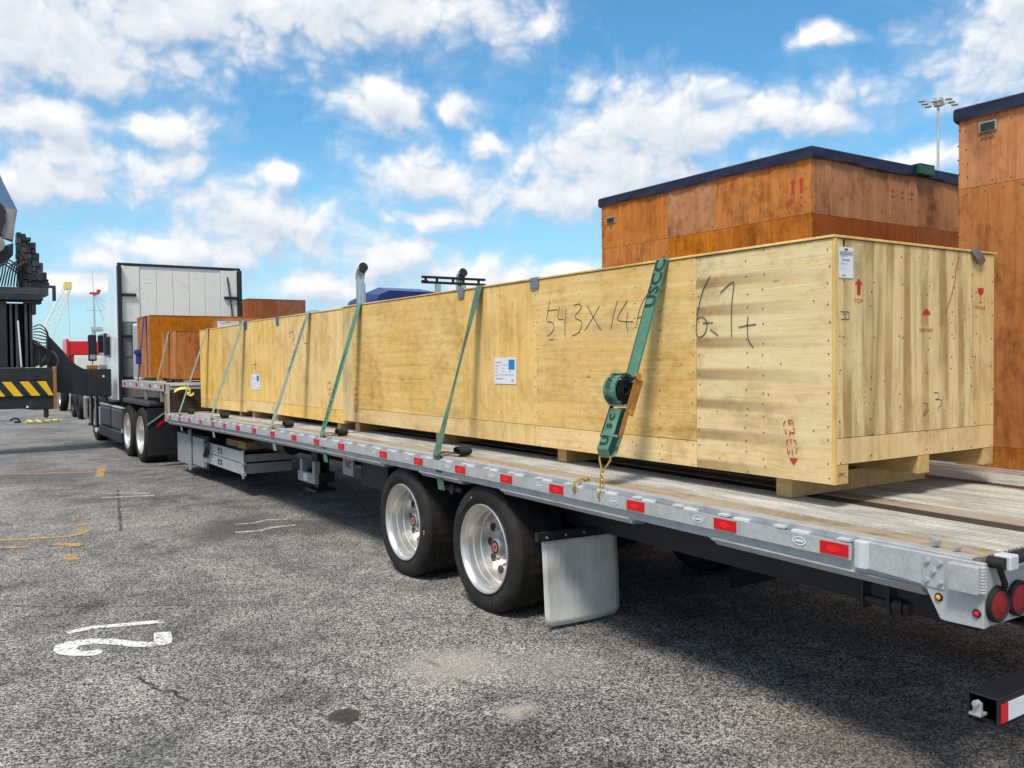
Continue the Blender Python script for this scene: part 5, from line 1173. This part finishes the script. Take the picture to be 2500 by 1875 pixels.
# neighbouring flatbed with the covered crates, blue tractor in front
def flatbed(name, label, xa_, xb_, ya_, yb2, z, wy, legs, rail='alu'):
    f = root(name, ((xa_+xb_)/2, (ya_+yb2)/2, 0), label, 'trailer', 'flatbed trailers in the next lane'); n = 6
    for i in range(n): a = xa_+.06+(xb_-xa_-.12)*i/n; b_ = xa_+.06+(xb_-xa_-.12)*(i+1)/n; MB().box(a+.003, b_-.003, ya_, yb2, z-.04, z).build('floor_plank', 'wood_floor', f, .002)
    for a in (xa_, xb_-.055): MB().box(a, a+.055, ya_, yb2, z-.13, z).build('side_rail', rail, f, .004)
    for a in ((xa_+xb_)/2-.55, (xa_+xb_)/2+.40): MB().box(a, a+.15, ya_+.1, yb2, z-.42, z-.05).build('main_beam', 'dark_steel', f)
    y = ya_+.6; i = 0
    while y < yb2-.3: MB().box(xa_-.004, xa_-.001, y, y+.14, z-.09, z-.035).build('reflector', 'red_lens' if i % 2 == 0 else 'white_lens', f); y += 1.1; i += 1
    for y in wy:
        simple_wheel(f, xa_+.05, y, 1, .48, .42); simple_wheel(f, xb_-.05, y, -1, .48, .42); MB().cyl((xa_+.4, y, .48), (xb_-.4, y, .48), .07, 12).build('axle', 'dark_steel', f)
    if legs:
        for a in (xa_+.35, xb_-.5): MB().box(a, a+.13, legs, legs+.13, .05, z-.05).build('landing_leg', 'dark_steel', f)
    MB().box(xa_+.1, xb_-.1, ya_+.02, ya_+.12, .45, .55).build('underride_guard', 'dark_steel', f)
    for a in (xa_+.5, xb_-.6): MB().box(a, a+.08, ya_+.04, ya_+.1, .551, z-.14).build('guard_post', 'dark_steel', f)
    return f
T2 = flatbed('flatbed_trailer', 'flatbed trailer under the navy covered crates, mostly hidden', 6.33, 8.95, -.8, 14.6, .985, (1.2, 2.5), 12.4)
T2.children[0]
for ch in CG.children: pass
BT = root('blue_tractor', (7.9, 18, 0), 'blue tractor with tall chrome exhaust stacks beyond the yellow crates', 'truck')
bx0, bx1, by = 7.50, 9.75, 16.9
mb = MB(); secs = [(by, outl(bx0+.25, bx1-.15, 1.0, 3.26, .34)), (by+.6, outl(bx0+.16, bx1-.16, 1.0, 3.37, .46)), (by+1.5, outl(bx0+.18, bx1-.18, 1.0, 3.22, .40)), (by+2.0, outl(bx0+.2, bx1-.2, 1.0, 2.75, .35)), (by+2.3, outl(bx0+.22, bx1-.22, 1.0, 1.95, .3)), (by+4.2, outl(bx0+.4, bx1-.4, .9, 1.7, .25))]
shell(mb, secs); mb.build('cab_shell', 'blue_paint', BT, smooth=True)
MB().box(bx0+.7, bx1-.7, by-.02, by-.004, 2.0, 2.6).build('rear_window', 'glass', BT, .01)
for xx in (7.06, 9.32):
    mb = MB(); mb.cyl((xx-.03, 16.0, 1.1), (xx-.03, 16.0, 3.42), .080, 20); mb.cyl((xx+.08, 16.06, 1.1), (xx+.08, 16.06, 3.30), .030, 14); mb.build('exhaust_stack', 'chrome', BT, smooth=True)
    mb = MB(); n = 9; mb.tube(smooth_path([(xx-.03, 16.0, 3.38), (xx-.03, 15.99, 3.48), (xx-.02, 15.94, 3.56), (xx-.02, 15.86, 3.60)], 4), .092, 18); mb.build('exhaust_elbow', 'chrome', BT, smooth=True)
    mb = MB(); mb.cyl((xx-.02, 15.858, 3.602), (xx-.02, 15.845, 3.606), .094, 20); mb.build('exhaust_mouth', 'black', BT)
mb = MB()
for z in (3.335, 3.44): mb.box(8.30, 9.80, 15.78, 15.84, z, z+.05); mb.box(8.35, 9.75, 15.86, 15.90, z+.01, z+.03)
for x in (8.36, 8.62, 9.0, 9.25, 9.62): mb.box(x, x+.05, 15.80, 15.83, 3.385, 3.44)
mb.build('rack_rail', 'dark_steel', BT, .004)
for x in (8.62, 9.22): MB().box(x, x+.10, 15.78, 15.86, 1.1, 3.33).build('rack_post', 'alu', BT, .004)
mb = MB(); mb.cyl((8.29, 15.8, 3.37), (8.42, 15.8, 3.37), .035, 12); mb.build('rack_lamp', 'dark_steel', BT)
for a in (7.8, 8.6): MB().box(a, a+.1, 13.0, 21.0, .72, .90).build('chassis_rail', 'dark_steel', BT)
for y in (13.6, 14.95):
    simple_wheel(BT, 7.0, y, 1, .48, .44); simple_wheel(BT, 9.45, y, -1, .48, .44)
for x_, sg in ((7.05, 1), (9.4, -1)): simple_wheel(BT, x_, 20.2, sg)
for a in (7.05, 8.9): MB().box(a, a+.55, 16.0, 18.8, .42, .95).build('fuel_tank', 'chrome', BT, .08)
MB().box(7.4, 9.1, 21.0, 21.3, .4, .95).build('front_bumper', 'chrome', BT, .05)
CF = red_crate('red_plywood_crate', (8.0, 24.6, 1.1), 'plain red-brown plywood crate showing beyond the white cab and the yellow crates', 7.22, 8.86, 24.0, 25.4, 1.17, 3.51, 'red_dark', False, (8.0,))
T3 = flatbed('flatbed_trailer', 'far flatbed trailer carrying the plain red-brown crate', 6.8, 9.3, 22.6, 31.0, 1.10, (24, 25.3), 29)

# red truck in the distance
RT_ = root('red_truck', (5.0, 35, 0), 'red and white truck with a flatbed, standing far behind the crane arm', 'truck')
MB().box(3.92, 6.3, 34.0, 35.6, 2.10, 2.58).build('roof_visor', 'red_paint', RT_, .03)
MB().box(3.86, 3.94, 33.95, 35.0, 1.2, 2.66).build('side_fairing', 'red_paint', RT_, .02)
MB().box(4.10, 6.25, 33.97, 34.02, 1.10, 2.08).build('rear_wall', 'white_paint', RT_, .01); MB().box(4.18, 6.17, 33.955, 33.968, 1.2, 2.0).build('rear_wall_panel', 'cab_panel', RT_, .005)
MB().box(3.98, 6.3, 34.05, 36.5, 1.0, 2.09).build('cab', 'red_paint', RT_, .05); MB().box(4.1, 6.2, 36.4, 38.0, .8, 1.6).build('hood', 'red_paint', RT_, .1)
for y in (37.3,): simple_wheel(RT_, 3.95, y, 1); simple_wheel(RT_, 6.3, y, -1)
MB().box(4.1, 4.95, 29.9, 33.5, .52, .60).build('deck', 'alu_bright', RT_, .01); MB().box(4.951, 6.3, 29.9, 33.5, .52, .60).build('deck', 'alu', RT_, .01)
for i in range(4): MB().box(4.2+.5*i, 4.66+.5*i, 31.5, 33.0, .601, .86).build('timber_load', 'timber', RT_, .01)
MB().box(4.2, 6.2, 30.0, 30.06, .20, .34).build('rear_bumper', 'alu_bright', RT_, .01)
MB().box(4.3, 4.55, 29.97, 29.995, .22, .32).build('number_plate', 'paper', RT_)
for y in (31.2, 32.5): simple_wheel(RT_, 3.82, y, 1, .42, .35, 'dark_steel'); simple_wheel(RT_, 6.4, y, -1, .42, .35, 'dark_steel')
MB().box(4.5, 5.8, 30.1, 34.5, .34, .50).build('chassis_rail', 'dark_steel', RT_)
MB().box(3.72, 3.78, 30.6, 30.8, .25, .42).build('side_lamp', 'black', RT_)

# ---------------------------------------------------------------- truck mounted crane at left
CR = root('loader_crane', (0.6, 19.8, 0), 'black truck mounted crane with yellow hazard stripes and its outrigger arm reaching right', 'crane')
yc = 19.5
MB().box(-3.2, 1.98, yc, yc+.55, 1.44, 1.70).build('sub_frame', 'crane_black', CR, .01)
MB().box(-3.2, 1.965, yc-.03, yc+.3, 1.145, 1.437).build('hazard_beam', 'crane_black', CR, .005)
MB().box(-3.2, 1.99, yc, yc+.35, .90, 1.143).build('lower_beam', 'crane_black', CR, .01)
xx = 1.83
for k in range(14):
    x_ = 1.68-.30*k
    q = [(x_, 1.433), (x_+.155, 1.433), (x_+.155+.20, 1.150), (x_+.20, 1.150)]
    q = [(min(a, 1.962), b_) for a, b_ in q]
    MB().prism(q, 'y', yc-.034, yc-.0305).build('hazard_stripe', 'hazard_yellow', CR)
mb = MB(); mb.prism([(1.40, .905), (1.99, .905), (1.96, .875), (1.62, .868), (1.52, .885)], 'y', yc-.012, yc+.012); mb.build('lug_plate', 'crane_black', CR, .003)
mb = MB(); mb.cyl((1.505, yc-.015, .935), (1.505, yc-.03, .935), .022, 14); mb.build('lug_pin', 'paper', CR)
mb = MB(); mb.cyl((1.84, yc+.1, .90), (1.84, yc+.1, .73), .045, 16); mb.cyl((1.84, yc+.1, .73), (1.84, yc+.1, .70), .045, 16, .02); mb.build('jack_leg', 'grey_plastic', CR, smooth=True)
MB().box(1.965, 2.03, yc-.03, yc+.2, .88, 1.60).build('beam_end_cap', 'rust', CR, .008)
mb = MB(); mb.prism([(1.90, 2.34), (1.93, 2.33), (2.02, 2.22), (2.20, 2.0), (2.30, 1.86), (2.42, 1.74), (2.54, 1.67), (2.66, 1.645), (3.00, 1.640), (3.02, 1.62), (3.03, 1.08), (2.98, 1.065), (2.06, 1.20), (1.90, 1.20)], 'y', yc+.16, yc+.46); mb.build('outrigger_arm', 'crane_black', CR, .01)
MB().box(2.60, 3.04, yc+.05, yc+.56, 1.10, 1.655).build('outrigger_head', 'crane_black', CR, .01)
MB().box(2.87, 2.91, yc+.040, yc+.049, 1.49, 1.53).build('head_sticker', 'paper', CR)
mb = MB(); mb.box(2.61, 2.80, yc+.1, yc+.3, 1.657, 1.74); mb.build('valve_block', 'rust', CR, .01); MB().box(2.85, 2.98, yc+.1, yc+.3, 1.657, 1.75).build('valve_block', 'crane_grey', CR, .01)
for x_, z0_ in ((2.66, .50), (2.76, .45)):
    mb = MB(); mb.cyl((x_, yc+.25, z0_+.05), (x_, yc+.25, 1.10), .022, 14); mb.build('jack_rod', 'chrome', CR, smooth=True)
    mb = MB(); mb.cyl((x_+.035, yc+.3, z0_), (x_+.035, yc+.3, 1.10), .030, 12); mb.cyl((x_, yc+.25, z0_), (x_, yc+.25, z0_+.05), .045, 14); mb.build('jack_leg', 'crane_black', CR, smooth=True)
# column, plates and hydraulic stack
MB().box(.15, 1.20, yc, yc+.7, 1.705, 2.98).build('column', 'crane_black', CR, .02)
for x_ in (1.24, 1.34, 1.50): MB().box(x_, x_+.05, yc+.05, yc+.55, 1.705, 2.95).build('column_rib', 'grey_plastic', CR, .006)
MB().box(1.58, 1.63, yc, yc+.6, 1.705, 2.95).build('column_rib', 'crane_black', CR, .006)
MB().box(.1, 1.64, yc+.56, yc+.62, 1.705, 2.99).build('back_plate', 'crane_black', CR, .005)
mb = MB(); mb.cyl((1.42, yc-.03, 1.72), (1.38, yc-.03, 2.62), .016, 10); mb.build('white_rod', 'paper', CR, smooth=True)
MB().box(.1, 1.82, yc-.05, yc+.7, 3.02, 3.12).build('platform', 'crane_black', CR, .01); MB().box(.1, 1.92, yc-.03, yc+.6, 3.125, 3.27).build('platform', 'grey_plastic', CR, .01)
MB().box(1.5, 1.80, yc, yc+.4, 2.96, 3.015).build('platform_bracket', 'crane_black', CR, .01)
MB().box(1.6, 1.70, yc, yc+.4, 2.75, 2.955).build('platform_bracket', 'crane_black', CR, .01)
mb = MB(); mb.beam((1.80, yc, 3.30), (2.05, yc, 3.30), .05, .05); mb.beam((2.02, yc, 3.30), (2.02, yc, 3.02), .06, .06, up=(0, 1, 0)); mb.build('hook_bar', 'crane_black', CR, .004)
rr = random.Random(2); tops = [(1.44, 4.36), (1.52, 4.33), (1.60, 4.26), (1.68, 4.18), (1.745, 3.98), (1.80, 3.80), (1.86, 3.62), (1.90, 3.45)]
for i_, (x_, z_) in enumerate(tops):
    zz = 3.275
    while zz < z_-.05:
        h_ = rr.uniform(.08, .16); MB().box(x_-.04+rr.uniform(-.01, .01), x_+.038+rr.uniform(-.01, .008), yc+rr.uniform(0, .06), yc+.4, zz, min(zz+h_, z_)).build('valve_block', rr.choice(['crane_black', 'crane_black', 'grey_plastic']), CR, .006); zz += h_+.012
for k in range(10):
    x_ = 1.02+.05*k
    pp = smooth_path([(x_, yc-.02, 3.28), (x_+.05, yc-.12, 3.45+.03*k), (x_+.12, yc-.1, 3.7+.04*(k % 3)), (1.44, yc, 3.5+.06*k)], 6); MB().tube(pp, .014, 7).build('hydraulic_hose', 'black', CR, smooth=True)
for k in range(7):
    pp = smooth_path([(1.64, yc, 2.50-.05*k), (1.76, yc-.06, 2.54-.07*k), (1.88+.01*k, yc-.04, 2.40-.05*k), (1.90, yc, 2.1-.05*k), (1.78, yc-.03, 1.80)], 6); MB().tube(pp, .012, 7).build('hydraulic_hose', 'black', CR, smooth=True)
for k in range(6): MB().box(1.64+.04*k, 1.675+.04*k, yc+.05, yc+.35, 1.705+.02*(k % 3), 2.25-.03*k).build('valve_block', 'crane_black', CR, .005)
mb = MB(); mb.tube(smooth_path([(1.90, yc, 2.05), (2.0, yc-.03, 1.98), (2.06, yc-.02, 1.85), (2.04, yc, 1.70)], 6), .02, 8); mb.build('hydraulic_hose', 'grey_plastic', CR, smooth=True)
mb = MB(); mb.box(1.96, 2.04, yc-.02, yc+.1, 1.60, 1.72); mb.build('rusty_knuckle', 'rust', CR, .02)
# boom box rising out of the frame
mb = MB(); mb.prism([(.60, 6.9), (1.12, 5.52), (1.20, 5.30), (1.425, 4.78), (1.38, 4.50), (1.335, 4.15), (1.15, 4.22), (.9, 4.6), (.3, 6.4)], 'y', yc+.10, yc+.14); mb.build('boom_side', 'crane_blue', CR, .004)
mb = MB(); mb.prism([(.3, 6.6), (.95, 5.1), (1.20, 4.80), (1.22, 4.55), (1.1, 4.2), (.7, 4.0), (-.2, 6.2)], 'y', yc-.02, yc+.098); mb.build('boom_inner', 'crane_black', CR, .01)
mb = MB(); mb.prism([(1.22, 4.80), (1.405, 4.77), (1.37, 4.50), (1.33, 4.18), (1.16, 4.22), (1.12, 4.35), (1.21, 4.60)], 'y', yc+.02, yc+.098); mb.build('boom_end_plate', 'crane_grey', CR, .004)
mb = MB(); mb.cyl((1.02, yc-.12, 4.08), (1.02, yc+.5, 4.08), .17, 24); mb.build('boom_pin', 'crane_grey', CR, smooth=True)
mb = MB(); mb.prism([(.5, 4.0), (1.15, 4.05), (1.34, 4.13), (1.33, 3.9), (1.18, 3.72), (1.0, 3.6), (.5, 3.3)], 'y', yc, yc+.5); mb.build('slew_head', 'crane_black', CR, .02)
MB().box(.3, 1.1, yc+.1, yc+.6, 3.28, 3.7).build('slew_base', 'crane_black', CR, .02)
for x_ in (-.6, -2.9): simple_wheel(CR, x_, 20.6, 1, .5, .35); simple_wheel(CR, x_, 22.0, 1, .5, .35)
MB().box(-2.4, -.8, 19.9, 27.0, .86, 1.14).build('chassis_rail', 'dark_steel', CR); MB().box(-2.9, -.3, 24.0, 26.6, 1.15, 3.0).build('cab', 'white_paint', CR, .15); simple_wheel(CR, -.6, 25.5, 1, .5, .35); simple_wheel(CR, -2.9, 25.5, 1, .5, .35)

# ---------------------------------------------------------------- far cranes and light mast
LC = root('lattice_crane', (26.0, 258.6, 0), 'haze-pale yellow lattice crane boom leaning right in the far distance', 'crane')
def lattice(par, p, q, w0, w1, n, r, m_):
    p, q = Vector(p), Vector(q); d = (q-p).normalized(); a = d.cross(Vector((0, 1, 0))).normalized(); b_ = a.cross(d); mb = MB(); prev = None
    for k in range(n+1):
        c = p+(q-p)*k/n; wd_ = w0+(w1-w0)*k/n; cs = [c+a*i*wd_/2+b_*j*wd_/2 for i, j in ((-1, -1), (1, -1), (1, 1), (-1, 1))]
        if prev:
            for i in range(4): mb.cyl(prev[i], cs[i], r, 5, cap=False); mb.cyl(prev[i], cs[(i+1) % 4], r*.6, 4, cap=False)
        prev = cs
    return mb.build('lattice_boom', m_, par)
D_ = 260.0
def at(az_, el_, D): return (sin(az_)*D, cos(az_)*D, 1.75+tan(el_)*D)
lattice(LC, at(.089, .012, D_), at(.1150, .0785, D_), 3.0, 2.0, 14, .085, 'hazed_yellow')
mb = MB(); pt_ = at(.1155, .081, D_); mb.box(pt_[0]-.9, pt_[0]+.9, pt_[1]-1, pt_[1]+1, pt_[2]-1.1, pt_[2]+.9); mb.build('boom_head', 'hazed_boom_yellow', LC, .1)
mb = MB(); a_ = at(.1155, .081, D_)
for az_ in (.080, .117): mb.cyl(a_, at(az_, .010, D_), .05, 4)
mb.build('boom_cable', 'mast_grey', LC); mb = MB(); b0 = at(.089, .012, D_); mb.box(b0[0]-3, b0[0]+3, b0[1]-3, b0[1]+4, 0, 4.5); mb.build('crane_house', 'hazed_yellow', LC, .2)
SM = root('ship_mast', (22.0, 158, 0), 'thin grey ship mast with red tip lights in the far distance', 'mast')
D2 = 160.0
mb = MB(); mb.cyl(at(.1400, .02, D2)[:2]+(0,), at(.1392, .0735, D2), .22, 10, .12); mb.cyl(at(.1392, .0735, D2), at(.1385, .0968, D2), .06, 6, .04); mb.build('mast_pole', 'mast_grey', SM, smooth=True)
mb = MB(); q = at(.1392, .0738, D2); mb.box(q[0]-.6, q[0]+.9, q[1]-.2, q[1]+.2, q[2]-.25, q[2]+.1); mb.box(q[0]+.5, q[0]+1.1, q[1]-.2, q[1]+.2, q[2]+.1, q[2]+.55); mb.build('mast_light', 'red_paint', SM, .03)
mb = MB(); q = at(.1394, .056, D2); mb.box(q[0]-1.3, q[0]+1.5, q[1]-.05, q[1]+.05, q[2]-.04, q[2]+.04); q = at(.1400, .0345, D2); mb.box(q[0]-.4, q[0]+5.2, q[1]-.1, q[1]+.1, q[2]-.1, q[2]+.15); mb.box(q[0]-.6, q[0]+1.0, q[1]-.4, q[1]+.4, q[2]-.1, q[2]+.7); mb.build('mast_yard', 'mast_grey', SM)
mb = MB(); q = at(.1396, .0735, D2)
for az_, el_ in ((.162, .055), (.158, .045), (.150, .040)): mb.cyl(q, at(az_, el_, D2), .045, 4)
mb.build('mast_stay', 'mast_grey', SM)
LM = root('light_mast', (0, 0, 0), 'tall grey floodlight mast rising behind the navy covered crate', 'light mast')
D3 = 92.0; p_ = at(1.0385, .2510, D3); px_, py_, pz = p_
LM.location = (px_, py_, 0); ORG[LM] = Vector((px_, py_, 0))
mb = MB(); mb.cyl((px_, py_, 0), (px_, py_, pz), .17, 16, .11); mb.build('mast_pole', 'mast_grey', LM, smooth=True)
mb = MB(); mb.cyl((px_, py_, pz-.1), (px_, py_, pz+.35), .40, 14); mb.cyl((px_, py_, pz+.35), (px_, py_, pz+.60), .48, 14, .42); mb.build('head_ring', 'steel_grey', LM)
for k in range(8):
    a = 2*pi*k/8+.3; r_ = 1.65 if k % 2 else 1.15
    ex, ey = px_+cos(a)*r_, py_+sin(a)*r_
    MB().cyl((px_, py_, pz+.3), (ex, ey, pz+.10+.25*(sin(a) > 0)), .04, 6).build('lamp_arm', 'mast_grey', LM)
    zz = pz+.03+.25*(sin(a) > 0)
    mb = MB(); mb.cyl((ex, ey, zz), (ex, ey, zz+.14), .34, 12, .22); mb.build('floodlight', 'steel_grey', LM)
